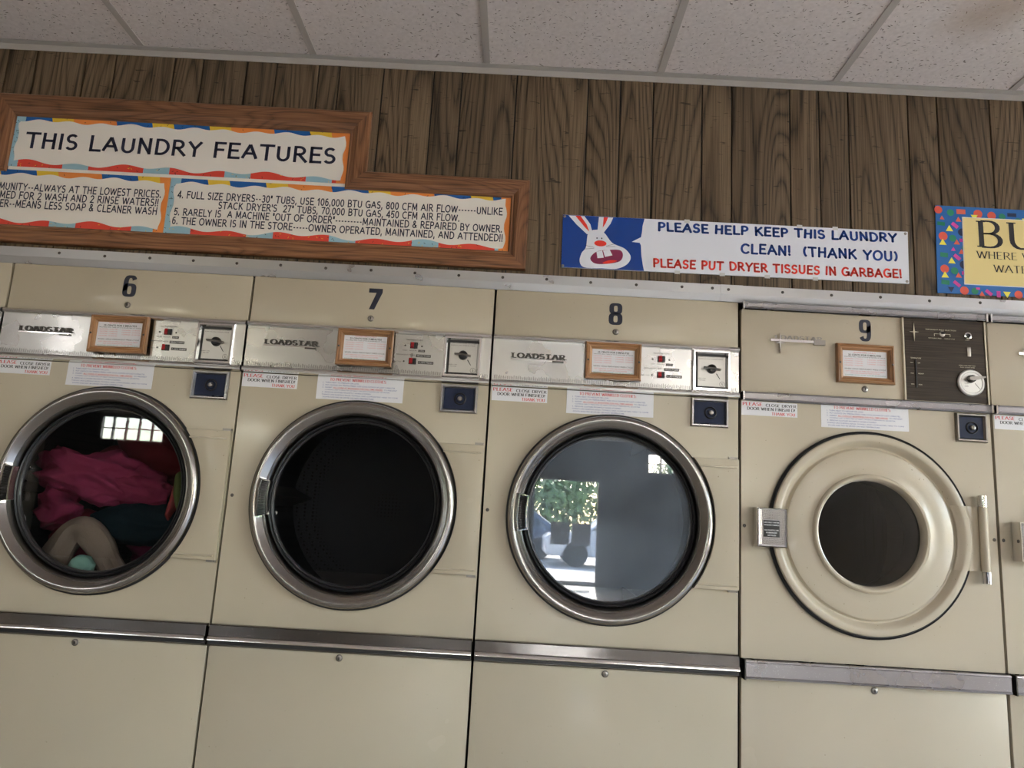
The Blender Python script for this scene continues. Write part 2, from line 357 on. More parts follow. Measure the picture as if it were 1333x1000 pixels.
# stroke alphabet (cap height 1)
def A(cx, cy, rx, ry, a0, a1, n=9):
    return [(cx+rx*math.cos(math.radians(a0+(a1-a0)*i/n)), cy+ry*math.sin(math.radians(a0+(a1-a0)*i/n))) for i in range(n+1)]
G = {
 'A': (.8, [[(0, 0), (.4, 1)], [(.4, 1), (.8, 0)], [(.15, .36), (.65, .36)]]),
 'B': (.66, [[(.08, 0), (.08, 1)], [(.08, 1)]+A(.32, .76, .26, .24, 90, -90)+[(.08, .52)], [(.08, .52)]+A(.34, .26, .31, .26, 90, -90)+[(.08, 0)]]),
 'C': (.74, [A(.42, .5, .4, .5, 48, 312, 14)]),
 'D': (.76, [[(.1, 0), (.1, 1)], [(0.1, 1)]+A(.32, .5, .42, .5, 90, -90, 12)+[(.1, 0)]]),
 'E': (.6, [[(.08, 0), (.08, 1)], [(.08, 1), (.58, 1)], [(.08, .52), (.5, .52)], [(.08, 0), (.6, 0)]]),
 'F': (.58, [[(.08, 0), (.08, 1)], [(.08, 1), (.58, 1)], [(.08, .52), (.48, .52)]]),
 'G': (.8, [A(.42, .5, .4, .5, 52, 330, 14), [(.5, .45), (.79, .45)], [(.77, .45), (.76, .05)]]),
 'H': (.74, [[(.08, 0), (.08, 1)], [(.66, 0), (.66, 1)], [(.08, .52), (.66, .52)]]),
 'I': (.18, [[(.09, 0), (.09, 1)]]),
 'K': (.7, [[(.08, 0), (.08, 1)], [(.64, 1), (.1, .45)], [(.26, .58), (.7, 0)]]),
 'L': (.56, [[(.08, 0), (.08, 1)], [(.08, 0), (.58, 0)]]),
 'M': (.9, [[(.06, 0), (.12, 1)], [(.12, 1), (.45, .15)], [(.45, .15), (.78, 1)], [(.78, 1), (.84, 0)]]),
 'N': (.74, [[(.08, 0), (.08, 1)], [(.08, 1), (.66, 0)], [(.66, 0), (.66, 1)]]),
 'O': (.84, [A(.42, .5, .4, .5, 90, 450, 22)]),
 'P': (.62, [[(.08, 0), (.08, 1)], [(.08, 1)]+A(.32, .73, .28, .27, 90, -90)+[(.08, .46)]]),
 'R': (.7, [[(.08, 0), (.08, 1)], [(.08, 1)]+A(.32, .74, .27, .26, 90, -90)+[(.08, .48)], [(.3, .48), (.7, 0)]]),
 'S': (.6, [A(.31, .75, .25, .25, 35, 240, 9)+A(.29, .26, .27, .26, 70, -150, 10)]),
 'T': (.7, [[(.35, 0), (.35, 1)], [(0, 1), (.7, 1)]]),
 'U': (.74, [[(.08, 1), (.08, .34)]+A(.37, .32, .29, .32, 180, 360, 9)+[(.66, 1)]]),
 'V': (.76, [[(0, 1), (.38, 0)], [(.38, 0), (.76, 1)]]),
 'W': (1.08, [[(0, 1), (.28, 0)], [(.28, 0), (.54, .95)], [(.54, .95), (.8, 0)], [(.8, 0), (1.08, 1)]]),
 'Y': (.72, [[(0, 1), (.36, .48)], [(.72, 1), (.36, .48)], [(.36, .5), (.36, 0)]]),
 '!': (.16, [[(.09, 1), (.08, .32)], [(.07, .08), (.09, 0)]]),
 '(': (.3, [A(.5, .5, .42, .62, 130, 230, 8)]), ')': (.3, [A(-.2, .5, .42, .62, 50, -50, 8)]),
 'J': (.5, [[(.42, 1), (.42, .28)]+A(.22, .26, .2, .26, 0, -165, 8)]),
 'Q': (.84, [A(.42, .5, .4, .5, 90, 450, 22), [(.5, .22), (.8, -.04)]]), 'X': (.68, [[(0, 0), (.68, 1)], [(0, 1), (.68, 0)]]),
 'Z': (.62, [[(.03, 1), (.6, 1)], [(.6, 1), (.02, 0)], [(.02, 0), (.62, 0)]]),
 '0': (.6, [A(.3, .5, .26, .5, 90, 450, 20)]), '1': (.4, [[(.26, 0), (.26, 1)], [(.26, 1), (.06, .76)]]),
 '2': (.56, [A(.28, .72, .24, .28, 170, -25, 9)+[(.04, 0)], [(.04, 0), (.54, 0)]]), '3': (.56, [A(.27, .75, .22, .25, 150, -90, 9), A(.27, .26, .25, .26, 90, -150, 9)]),
 '4': (.58, [[(.42, 0), (.42, 1)], [(.42, 1), (.02, .3)], [(.02, .28), (.58, .28)]]), '5': (.56, [[(.5, 1), (.12, 1)], [(.12, 1), (.07, .5)], [(.07, .5)]+A(.27, .32, .24, .32, 120, -150, 10)]),
 '6': (.58, [A(.29, .31, .23, .31, 90, 450, 16), [(.06, .34)]+A(.33, .62, .27, .38, 175, 60, 7)]), '7': (.56, [[(.03, 1), (.54, 1)], [(.54, 1), (.34, .5), (.2, 0)]]),
 '8': (.58, [A(.29, .75, .21, .25, 90, 450, 16), A(.29, .27, .24, .27, 90, 450, 16)]), '9': (.58, [A(.29, .69, .23, .31, 90, 450, 16), [(.52, .66)]+A(.25, .38, .27, .38, -5, -120, 7)]),
 '-': (.34, [[(.02, .38), (.32, .38)]]), '.': (.14, [[(.07, .09), (.07, 0)]]), ',': (.14, [[(.08, .1), (.04, -.15)]]), "'": (.12, [[(.06, 1), (.06, .72)]]), '"': (.26, [[(.07, 1), (.07, .72)], [(.19, 1), (.19, .72)]]),
 '&': (.72, [[(.7, 0), (.2, .66)]+A(.32, .80, .15, .2, 200, -20, 9)+[(.12, .38)]+A(.29, .25, .25, .25, 150, 300, 6)+[(.64, .42)]]),
 ':': (.14, [[(.07, .6), (.07, .5)], [(.07, .1), (.07, 0)]]), ' ': (.30, []),
}
def ribbon(mb, pts, wfun, mp_, mi, cap=0, ext=0):
    n = len(pts); L = []; R = []
    for i, p in enumerate(pts):
        a = pts[max(i-1, 0)]; b = pts[min(i+1, n-1)]
        d = Vector((b[0]-a[0], b[1]-a[1])); d = d.normalized() if d.length else Vector((1, 0))
        hw = wfun(d)/2; e = (cap*hw+ext) if i in (0, n-1) else 0
        q = Vector(p)+(d*e if i == n-1 else -d*e)
        L.append(q+Vector((-d.y, d.x))*hw); R.append(q-Vector((-d.y, d.x))*hw)
    mb.add([mp_(q) for q in L+R], [(i, n+i, n+i+1, i+1) for i in range(n-1)], mi)
    if cap:
        for p in (pts[0], pts[-1]):
            k = 8; hw = wfun(Vector((.7, .7)))/2*.98
            mb.add([mp_(Vector((p[0]+hw*math.cos(2*PI*j/k), p[1]+hw*math.sin(2*PI*j/k)))) for j in range(k)], [tuple(range(k))], mi)
def strokes(mb, body, x0, x1, z0, z1, y, mi=0, style='marker', wt=.17, dz=0., rng=None, gap=None):
    rng = rng or random.Random(3); gap = gap if gap is not None else (.2 if style == 'marker' else .16)
    tot = sum(G[c][0]+gap for c in body)-gap; kx = (x1-x0)/tot; kz = (z1-z0); cx = 0
    if style in ('marker', 'sans'): wf = lambda d: wt
    else: wf = lambda d: wt*(.38+.62*abs(d.y)**1.2)
    for c in body:
        wd, pl = G[c]; ang = rng.uniform(-.06, .06) if style == 'marker' else 0; zo = rng.uniform(-.03, .03) if style == 'marker' else 0
        def mp_(q, cx=cx, ang=ang, zo=zo):
            u = q[0]+ang*(q[1]-.5); X = x0+(cx+u)*kx; return (X, y, z0+(q[1]+zo)*kz+dz*(X-x0)/(x1-x0))
        for p in pl:
            ribbon(mb, p, wf, mp_, mi, .5 if style == 'marker' else 0, wt*.48 if style == 'sans' and len(p) == 2 and not (c in 'AVWXYMNK-' and abs(p[0][0]-p[1][0]) > .1) else 0)
            if style == 'serif':
                for e, o in ((p[0], p[1]), (p[-1], p[-2])):
                    if abs(e[1]-o[1]) > .2 and (e[1] < .03 or e[1] > .97):
                        t_ = wt*.28; zc = e[1]+(t_/2 if e[1] < .5 else -t_/2)
                        ribbon(mb, [(e[0]-wt*.9, zc), (e[0]+wt*.9, zc)], lambda d: t_, mp_, mi)
        cx += wd+gap
def ringpath(mb, outer, inner, prof, y0):
    """one mitred rail per side between outer and inner outline (x,z); prof = (t outer->inner, height)"""
    res = []; n = len(outer)
    for i in range(n):
        j = (i+1) % n; v = []
        for k in (i, j):
            o, q = Vector(outer[k]), Vector(inner[k])
            for t, h in prof: p = o.lerp(q, t); v.append((p.x, y0-h, p.y))
            v.append((q.x, y0, q.y)); v.append((o.x, y0, o.y))
        m_ = len(prof)+2
        f = [(a, (a+1) % m_, m_+(a+1) % m_, m_+a) for a in range(m_)]+[tuple(range(m_-1, -1, -1)), tuple(range(m_, 2*m_))]
        # a hairline at the mitre so the joint reads
        c0 = Vector((sum(p[0] for p in v)/len(v), 0, sum(p[2] for p in v)/len(v)))
        L_ = (Vector(outer[j])-Vector(outer[i])); ax = abs(L_.x) > abs(L_.y)
        res.append((MB().add(v, f), ax))
    return res
def rect(x0, x1, z0, z1): return [(x0, z0), (x1, z0), (x1, z1), (x0, z1)]

# ------------------------------------------------------------------ setting
SX = dict(kind='structure')
def struct(name, mb, mats, bevel=0, **kw):
    o = place(name, mb.mesh(name, mats, bevel), None, **kw); o['kind'] = 'structure'; return o
struct('floor', MB().box(XL-.2, XR+.2, YF-.2, .9, -.1, 0), FLOORM)
# wall above and beside the machines, faced with panelling planks
YW = .03
seams = [-.877, -.70, -.595, -.386, -.284, -.128, -.023, .127, .200, .356, .534, .634, .827, 1.079, 1.193, 1.308, 1.479, 1.582, 1.784, 1.886, 1.987, 2.195, 2.297, 2.48, 2.60, 2.79, 2.90]
ZB = 1.99
wb = struct('wall_back', MB().box(XL-.2, XR+.2, YW+.008, YW+.02, ZB, HC+.3).box(XL-.2, -2.42, YW+.008, YW+.02, 0, ZB).box(3.23, XR+.2, YW+.008, YW+.02, 0, ZB).box(XL-.2, XR+.2, .82, .9, 0, HC+.3), BLACKP)
pl = []
x = seams[0]; step = [.10, .19, .12, .15, .105, .178, .10, .21, .066]; k = 0
left = []
while x > -3.6: left.append((x-step[k % 9], x)); x -= step[k % 9]; k += 1
x = seams[-1]; right = []
while x < 5.2: right.append((x, x+step[k % 9])); x += step[k % 9]; k += 1
allp = left[::-1]+list(zip(seams[:-1], seams[1:]))+right
far = MB()
for a, b in allp:
    z0 = ZB if -2.42 < (a+b)/2 < 3.23 else 0
    mb = MB().box(a+.0024, b-.0024, YW, YW+.008, z0-(a+b)/2*0, HC+.02)
    part('plank', wb, mb, PANEL, bevel=.0014)
xs = XL
while xs < XR:
    if xs+.15 < allp[0][0] or xs > allp[-1][1]: far.box(xs+.002, xs+.148, YW, YW+.008, 0, HC)
    xs += .15
o = part('planking', wb, far, PANEL); o['kind'] = 'stuff'
struct('wall_left', MB().box(XL-.2, XL, YF, YW, 0, HC), WALLM)
def wall_with_holes(u0, u1, holes, mk):
    us = sorted(set([u0, u1]+[h[0] for h in holes]+[h[1] for h in holes]))
    for a, b in zip(us[:-1], us[1:]):
        hs = sorted([h for h in holes if h[0] <= a+1e-6 and h[1] >= b-1e-6], key=lambda h: h[2]); z = 0
        for h in hs:
            if h[2] > z+1e-3: mk(a, b, z, h[2])
            z = h[3]
        mk(a, b, z, HC)
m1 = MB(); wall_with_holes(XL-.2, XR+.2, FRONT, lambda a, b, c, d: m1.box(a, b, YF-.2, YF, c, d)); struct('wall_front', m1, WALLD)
m2 = MB(); wall_with_holes(YF, YW, RIGHT, lambda a, b, c, d: m2.box(XR, XR+.2, a, b, c, d)); struct('wall_right', m2, WALLM)
def window(name, x0, x1, z0, z1, n, m, right=False):
    """metal frame with n x m panes"""
    fr = MB(); t = .035; Y0, Y1 = YF-.12, YF-.06
    def bx(mb, a, b, c, d, y0=Y0, y1=Y1):
        if right: mb.box(XR+.06, XR+.12, a, b, c, d) if y0 == Y0 else mb.box(XR+.085, XR+.091, a, b, c, d)
        else: mb.box(a, b, y0, y1, c, d)
    bx(fr, x0, x1, z0, z0+t); bx(fr, x0, x1, z1-t, z1); bx(fr, x0, x0+t, z0+t, z1-t); bx(fr, x1-t, x1, z0+t, z1-t)
    for i in range(1, n): u = x0+(x1-x0)*i/n; bx(fr, u-.015, u+.015, z0+t, z1-t)
    for i in range(1, m): u = z0+(z1-z0)*i/m; bx(fr, x0+t, x1-t, u-.01, u+.01, Y0+.001, Y1-.001)
    o = struct(name, fr, WFRAME)
    for i in range(n):
        for j in range(m):
            p = MB(); a0 = x0+(x1-x0)*i/n; a1 = x0+(x1-x0)*(i+1)/n; b0 = z0+(z1-z0)*j/m; b1 = z0+(z1-z0)*(j+1)/m
            bx(p, a0+.02, a1-.02, b0+.02, b1-.02, YF-.093, YF-.087); part('pane', o, p, WINGLASS)
    return o
window('door_1', *FRONT[0], 1, 1)
for i, h in enumerate(FRONT[1:]): window('window_%d' % (i+1), *h, max(2, int((h[1]-h[0])/.25)), 2)
window('window_6', *RIGHT[0], 3, 1, True); window('window_7', *RIGHT[1], 4, 1, True)
for h in FRONT:
    l = light('AREA', 'window_portal', ((h[0]+h[1])/2, YF-.22, (h[2]+h[3])/2), (PI/2, 0, 0), 1, shape='RECTANGLE', size=h[1]-h[0], size_y=h[3]-h[2]); l.data.cycles.is_portal = True
    l.rotation_euler = (-PI/2, 0, PI) if False else Vector((0, 1, 0)).to_track_quat('-Z', 'Y').to_euler()
for h in RIGHT:
    l = light('AREA', 'window_portal', (XR+.22, (h[0]+h[1])/2, (h[2]+h[3])/2), (0, 0, 0), 1, shape='RECTANGLE', size=h[1]-h[0], size_y=h[3]-h[2]); l.data.cycles.is_portal = True
    l.rotation_euler = Vector((-1, 0, 0)).to_track_quat('-Z', 'Z').to_euler()

# suspended ceiling: tees every 0.61 m, tiles laid in
X0T, TW, TL = -.5024, .61, 1.22
ce = struct('ceiling', MB().box(XL-.2, XR+.2, YF-.2, .9, HC+.03, HC+.12), WALLM)
tile_me = None; rest = MB(); grid = MB()
def tile(mb, x, y):
    a, b, c, d = x+.008, x+TW-.008, y-TL+.008, y-.008
    mb.box(a, b, c, d, HC+.003, HC+.018)
tr_cells = set()
for tx_, ty_, _ in TROFFERS: tr_cells.add((round((tx_-TW/2-X0T)/TW), round((-ty_-TL/2)/TL)))
i0 = math.floor((XL-X0T)/TW); i1 = math.ceil((XR-X0T)/TW); nj = math.ceil((YW-YF)/TL)
tm = MB(); tile(tm, 0, 0); tm = tm.mesh('ceiling_tile', TILE)
for i in range(i0, i1):
    for j in range(nj):
        if (i, j) in tr_cells: continue
        x_, y_ = X0T+i*TW, YW-j*TL
        if -4 <= i <= 8 and j < 3: place('ceiling_tile', tm, ce, (x_, y_, 0))
        else: tile(rest, x_, y_)
o = part('ceiling_tile_field', ce, rest, TILE); o['kind'] = 'stuff'
for i in range(i0, i1+1):
    x_ = X0T+i*TW
    part('ceiling_tee', ce, lambda: MB().box(-.012, .012, YF, YW, HC-.0, HC+.004).box(-.002, .002, YF, YW, HC+.004, HC+.028), TBAR, key='tee', loc=(x_, 0, 0))
for j in range(1, nj): grid.box(XL, XR, YW-j*TL-.012, YW-j*TL+.012, HC+.0005, HC+.0035)
part('cross_tee', ce, grid, TBAR)
# wall angle (L moulding) where ceiling meets the panelling
struct('trim_1', MB().box(XL, XR, YW-.024, YW-.001, HC-.002, HC+.001).box(XL, XR, YW-.003, YW, HC-.024, HC+.001), ANGLE)
# aluminium flashing above the machines (vertical screwed leaf, then a leaf tilted back so it mirrors the floor and reads darker)
def flashing(name, x0, x1, dy=0., screws=()):
    pr = [(YW-.0005, 2.035), (-.004-dy, 2.035), (-.006-dy, 2.003), (.006-dy, 1.9805), (.012, 1.9805), (YW-.0005, 1.9905)]
    o = struct(name, MB().prism_x(pr, x0, x1), FLASH)
    for sx in screws: part('screw', o, lambda: MB().dome(.0052, 0, .003, 0, 0, 12), SCREW, key='scr', smooth=True, loc=(sx, -.0045-dy, 2.019+random.uniform(-.002, .002)))
    return o
flashing('trim_2', -2.4, 1.545, 0, [-1.10, -.88, -.652+.0, -.50, -.35, -.205, -.06, .085, .235, .385, .53, .675, .82, .965, 1.11, 1.26, 1.41, 1.51])
flashing('trim_3', 1.602, 3.22, 0, [1.74, 1.90, 2.06, 2.22, 2.385, 2.55, 2.72, 2.9])
flashing('trim_4', 1.537, 1.610, .0022, [1.562])

# ------------------------------------------------------------------ dryers
W = .80; G_ = .0035; DEP = .75
CXD, CZD, RD = .3975, 1.260, .3165
def panel_hole(x0, x1, z0, z1, cx, cz, r, yf, yb, n=96):
    mb = MB(); v = []; per = []
    for i in range(n):
        a = 2*PI*i/n; c, s = math.cos(a), math.sin(a); t = 1e9
        if c > 1e-9: t = min(t, (x1-cx)/c)
        if c < -1e-9: t = min(t, (x0-cx)/c)
        if s > 1e-9: t = min(t, (z1-cz)/s)
        if s < -1e-9: t = min(t, (z0-cz)/s)
        per.append([cx+c*t, cz+s*t])
    for X, Z in ((x0, z0), (x1, z0), (x1, z1), (x0, z1)):
        k = min(range(n), key=lambda i: (per[i][0]-X)**2+(per[i][1]-Z)**2); per[k] = [X, Z]
    ins = [(cx+r*math.cos(2*PI*i/n), cz+r*math.sin(2*PI*i/n)) for i in range(n)]
    V = [(p[0], yf, p[1]) for p in per]+[(p[0], yf, p[1]) for p in ins]+[(p[0], yb, p[1]) for p in per]+[(p[0], yb, p[1]) for p in ins]
    f = []
    for i in range(n):
        j = (i+1) % n
        f += [(i, j, n+j, n+i), (2*n+i, 3*n+i, 3*n+j, 2*n+j), (i, 2*n+i, 2*n+j, j), (n+i, n+j, 3*n+j, 3*n+i)]
    return mb.add(V, f)
def lockm():
    m = MB().dome(.0105, 0, .003, 0, 0, 20, 0); m.lathe([(.0075, -.0031), (.0065, -.0038), (.0035, -.0042)], 0, 0, 16, 0)
    m.lathe([(.0094, -.0031), (.0086, -.0034)], 0, 0, 20, 1); m.box(-.0012, .0012, -.0048, -.003, -.004, .004, 1); return m
def lock(t, x, z): return part('lock', t, lockm, [PEWTER, BLACKP], key='lock', smooth=True, loc=(x, 0, z))
def screwhole(t, x, z): return part('screw', t, lambda: MB().dome(.0055, 0, .0015, 0, 0, 12), SCREW, key='scr2', smooth=True, loc=(x, -.0003, z))
def frame4(t, name, x0, x1, z0, z1, wd, h, y0, m, key, wtop=None):
    def mk():
        mb = MB(); o = rect(0, x1-x0, 0, z1-z0); i = rect(wd, x1-x0-wd, wd, z1-z0-wd)
        for a, _ in ringpath(mb, o, i, [(0, h*.55), (.2, h), (.65, h), (1, h*.35)], 0): mb.add(a.v, a.f)
        return mb
    return part(name, t, mk, m, key=key, loc=(x0, y0, z0))
def coin_box(t, x0, x1, z0, z1, tag):
    c = part('coin_box', t, lambda: MB().box(0, x1-x0, -.002, .0, 0, z1-z0), DARKM, key='cb'+tag, loc=(x0, 0, z0))
    w_, h_ = x1-x0, z1-z0
    def fr():
        mb = MB(); o = rect(0, w_, 0, h_); i = rect(.0115, w_-.0115, .0115, h_-.0115)
        for a, _ in ringpath(mb, o, i, [(0, .006), (.25, .012), (.6, .012), (1, .004)], 0): mb.add(a.v, a.f)
        return mb
    part('coin_frame', c, fr, ALU9 if tag != '9' else PEWTER, key='cf'+tag)
    def plate():
        mb = MB().box(.010, w_-.010, -.004, -.001, .010, h_-.010); return mb
    part('coin_plate', c, plate, NAVY, key='cp'+tag, label='navy blue coin plate')
    def knob():
        mb = MB().lathe([(.020, -.004), (.019, -.0065), (.0165, -.008), (.0155, -.006), (.015, -.0045)], 0, 0, 28, 1)
        mb.lathe([(.0085, -.0045), (.0080, -.010), (.0065, -.0125), (.003, -.0135)], 0, 0, 24, 0).disc(.003, -.0135, 0, 0, 24, 0)
        mb.box(-.0015, .0015, -.0165, -.013, -.004, .004, 0); return mb
    part('coin_knob', c, knob, [PEWTER, BLACKR], key='ck', smooth=True, loc=(w_*.53, 0, h_*.5))
    return c
def annulus(mb, cx, cz, RX, RZ, ix, iz, a0, a1, kx, kz, y, n=28, e=.62):
    o = []; i_ = []
    for k in range(n+1):
        an = math.radians(a0+(a1-a0)*k/n); c, s = math.cos(an), math.sin(an)
        u = math.copysign(abs(c)**e, c); v_ = math.copysign(abs(s)**e, s)
        o.append(((cx+RX*u)*kx, y, (cz+RZ*v_)*kz)); i_.append(((cx+ix*u)*kx, y, (cz+iz*v_)*kz))
    mb.add(o+i_, [(k, k+1, n+2+k, n+1+k) for k in range(n)])
def number(t, ch, x0, x1, z0, z1):
    def mk():
        mb = MB()
        kx, kz = x1-x0, z1-z0
        if ch == '7': mb.poly_y([(p[0]*kx, p[1]*kz) for p in [(0, 1), (0, .80), (.55, .80), (.10, 0), (.48, 0), (.98, .82), (.98, 1)]], -.0006, 0)
        elif ch == '8':
            annulus(mb, .5, .745, .46, .255, .135, .135, 0, 360, kx, kz, -.0006); annulus(mb, .5, .275, .49, .275, .145, .15, 0, 360, kx, kz, -.0006)
        elif ch == '6':
            annulus(mb, .5, .31, .49, .31, .145, .185, 0, 360, kx, kz, -.0006); annulus(mb, .5, .5, .49, .5, .145, .37, 32, 200, kx, kz, -.0006)
        elif ch == '9':
            annulus(mb, .5, .69, .49, .31, .145, .185, 0, 360, kx, kz, -.0006); annulus(mb, .5, .5, .49, .5, .145, .37, 212, 380, kx, kz, -.0006)
        return mb
    return part('number_decal', t, mk, DECAL, loc=(x0, 0, z0), label='dark navy numeral %s' % ch)

def loadstar(x0, num, label, ndx, glass, frame_ring_mat=RING):
    t = thing('tumble_dryer', label, 'dryer', (x0, 0, 0), group='coin dryers along the panelled wall')
    a, b = G_, W-G_
    part('cabinet', t, lambda: MB().box(a+.002, b-.002, .022, DEP, .0, .10).box(a+.002, a+.004, .022, DEP, .10, 1.975).box(b-.004, b-.002, .022, DEP, .10, 1.975).box(a+.002, b-.002, DEP-.01, DEP, .10, 1.975).box(a+.002, b-.002, .022, DEP, 1.973, 1.977).box(.004, .796, .024, .03, .72, .90), DARKGAP, key='L cab')
    tp = part('top_panel', t, lambda: MB().box(a, b, 0, .022, 1.826, 1.979), BEIGE, key='L top', bevel=.004)
    if num: number(tp, num, ndx[0], ndx[1], ndx[2], ndx[3])
    lock(tp, .398, 1.856)
    co_ = part('console', t, lambda: MB().box(a, b, -.006, .022, 1.662, 1.822), ALU, key='L con')
    part('upper_trim', co_, lambda: MB().prism_x([(0, 1.8245), (-.012, 1.8235), (-.017, 1.818), (-.0175, 1.813), (-.013, 1.8085), (-.006, 1.8075), (0, 1.8075)], a, b), CHROME, key='L ut', smooth=True)
    part('lower_trim', co_, lambda: MB().prism_x([(0, 1.677), (-.008, 1.677), (-.016, 1.672), (-.0185, 1.666), (-.0165, 1.660), (-.008, 1.657), (0, 1.657)], a, b), CHROME, key='L lt', smooth=True)
    def combs():
        r = random.Random(5); mb = MB(); x = .012
        while x < .79:
            if not (.640 < x < .772): mb.add([(x, -.0064, 1.679), (x+.0012, -.0064, 1.679), (x+.0012, -.0064, 1.689+r.uniform(-.003, .004)), (x, -.0064, 1.689+r.uniform(-.003, .004))], [(0, 1, 2, 3)])
            x += .0042
        return mb
    part('comb_marks', co_, combs, DARKM, key='L comb')
    def badge():
        mb = MB(); strokes(mb, 'LOADSTAR', .066, .236, .001, .016, -.0105, 0, 'serif', .30, gap=.2); n = len(mb.v)
        top = list(mb.v); mb.v += [(p[0], -.0065, p[2]) for p in top]
        # side walls along every boundary edge
        ec = {}
        for f in mb.f:
            for i in range(len(f)):
                e = (f[i], f[(i+1) % len(f)]); k_ = tuple(sorted(e)); ec[k_] = None if k_ in ec else e
        for e in [e for e in ec.values() if e]: mb.f.append([e[0], e[0]+n, e[1]+n, e[1]]); mb.m.append(0)
        mb.box(.062, .228, -.010, -.006, -.0045, -.0022, 1); mb.box(.196, .232, -.011, -.006, -.009, -.0045, 0); return mb
    part('badge', co_, badge, [DARKM, CHROME], key='L badge', loc=(0, 0, 1.750), fix=False, label='raised metal lettering badge')
    for zz, xx in ((1.772, .547), (1.720, .546)):
        sw = part('rocker_switch', co_, lambda: MB().box(-.012, .012, -.009, -.006, -.010, .010, 0).prism_x([(-.009, -.009), (-.017, -.006), (-.012, .002), (-.016, .009), (-.009, .009)], -.009, .001, 1).box(.001, .009, -.014, -.009, -.009, .009, 0), [BLACKP, REDP], key='L sw', loc=(xx, 0, zz), label='red and black rocker switch')
        for sx in (-.028, .026): part('screw', co_, lambda: MB().dome(.003, 0, .0015, 0, 0, 10), SCREW, key='scr3', smooth=True, loc=(xx+sx, -.006, zz-.001))
    def ctext():
        mb = MB(); y = -.0065
        text(mb, 'TEMPERATURE', .520, .574, 1.7885, 1.793, y); text(mb, 'HIGH   MEDIUM', .512, .556, 1.7535, 1.757, y); mb.box(.562, .584, y, y+.0004, 1.7515, 1.759); text(mb, 'LOW', .565, .581, 1.7535, 1.757, y-.0003, 1)
        text(mb, 'PERMANENT PRESS', .492, .552, 1.7385, 1.7425, y); mb.box(.556, .604, y, y+.0004, 1.7345, 1.7435); text(mb, 'SELECTION', .559, .601, 1.7367, 1.7415, y-.0003, 1)
        text(mb, 'NORMAL CYCLE', .474, .510, 1.7155, 1.719, y); mb.box(.564, .614, y, y+.0004, 1.7125, 1.7215); text(mb, 'PERM PRESS', .567, .611, 1.7145, 1.719, y-.0003, 1)
        return mb
    part('control_lettering', co_, ctext, [DARKM, WHITEPAPER], key='L ct', fix=False)
    # timer face, its recess shade put in as a flat black ring
    part('timer_face', co_, lambda: MB().box(.655, .757, -.0085, -.006, 1.687, 1.799), PEWT2, key='L tf')
    part('timer_recess_shade', co_, lambda: [m_ for m_ in [MB()] if [m_.add(a_.v, a_.f) for a_, _ in ringpath(None, rect(.655, .757, 1.685, 1.798), rect(.664, .753, 1.690, 1.789), [(0, .004), (1, .004)], -.006)]][0], BLACKP, key='L tw')
    frame4(co_, 'timer_frame', .645, .767, 1.674, 1.8085, .013, .016, -.006, CHROME, 'L tfr')
    def dial():
        mb = MB(); y = -.0088
        text(mb, 'TURN CLOCKWISE TO START', .664, .750, 1.786, 1.789, y); text(mb, 'DRYS IN MINUTES', .668, .745, 1.779, 1.782, y)
        text(mb, 'INSERT COIN', .664, .690, 1.715, 1.718, y); text(mb, 'THEN TURN', .668, .688, 1.709, 1.712, y)
        mb.lathe([(.0085, y-.0002), (.0076, y-.0002)], .742, 1.700, 24); text(mb, '5', .7395, .7445, 1.6965, 1.7035, y)
        mb.add([(.722, y-.001, 1.733), (.7245, y-.001, 1.7345), (.7355, y-.001, 1.7165), (.734, y-.001, 1.7155)], [(0, 1, 2, 3)])
        mb.box(.660, .752, y, y+.0004, 1.6905, 1.6913); return mb
    part('timer_lettering', co_, dial, BLACKP, key='L dl', fix=False)
    part('timer_knob', co_, lambda: MB().lathe([(.0155, 0), (.014, -.010), (.010, -.014), (.004, -.015)], 0, 0, 20, 0).disc(.004, -.015, 0, 0, 20, 0).prism_x([(-.006, -.0035), (-.018, -.0025), (-.020, 0), (-.018, .0025), (-.006, .0035)], -.027, .026, 1), [BLACKP, PEWTER], key='L tk', smooth=True, loc=(.708, -.0085, 1.748), rot=(0, .10, 0))
    part('front_panel', t, lambda: panel_hole(a, b, .868, 1.655, CXD, CZD, .292, 0, .020), BEIGE, key='L fp')
    fp = bpy.data.objects[t.children[-1].name] if False else [c for c in t.children if c.name.startswith('front_panel')][0]
    part('hinge_plate', fp, lambda: MB().poly_y([(.795, 1.064), (.795, 1.462)]+[(CXD+math.sqrt(.3245**2-(z_-CZD)**2), z_) for z_ in [1.462-.398*k/18 for k in range(19)]], -.018, 0), BEIGE, key='L hp', bevel=.003)
    part('hinge_ledge', fp, lambda: MB().prism_x([(-.017, 1.4395), (-.0225, 1.437), (-.0225, 1.4345), (-.017, 1.433)], .668, .787), BEIGE, key='L hl')
    part('hinge_ledge', fp, lambda: MB().prism_x([(-.017, 1.073), (-.0225, 1.076), (-.0225, 1.079), (-.017, 1.080)], .668, .787), BEIGE, key='L hl2')
    for zz in (1.060, 1.466): part('hinge_pin', fp, lambda: MB().box(-.022, .006, -.010, 0, -.003, .0035).lathe([(.004, -.012), (.004, .0)], .002, 0, 10), PEWTER, key='L hpin', loc=(.787, 0, zz))
    screwhole(fp, .017, 1.263)
    coin_box(fp, .6445, .7635, 1.561, 1.652, 'L')
    # door
    d = part('door', t, lambda: MB().lathe([(RD+.004, 0), (RD+.0065, -.003), (RD+.0065, -.009), (RD+.001, -.013), (RD-.006, -.011), (RD-.006, 0)], 0, 0, 128, closed=True), BLACKR, key='L dr', smooth=True, loc=(CXD, 0, CZD))
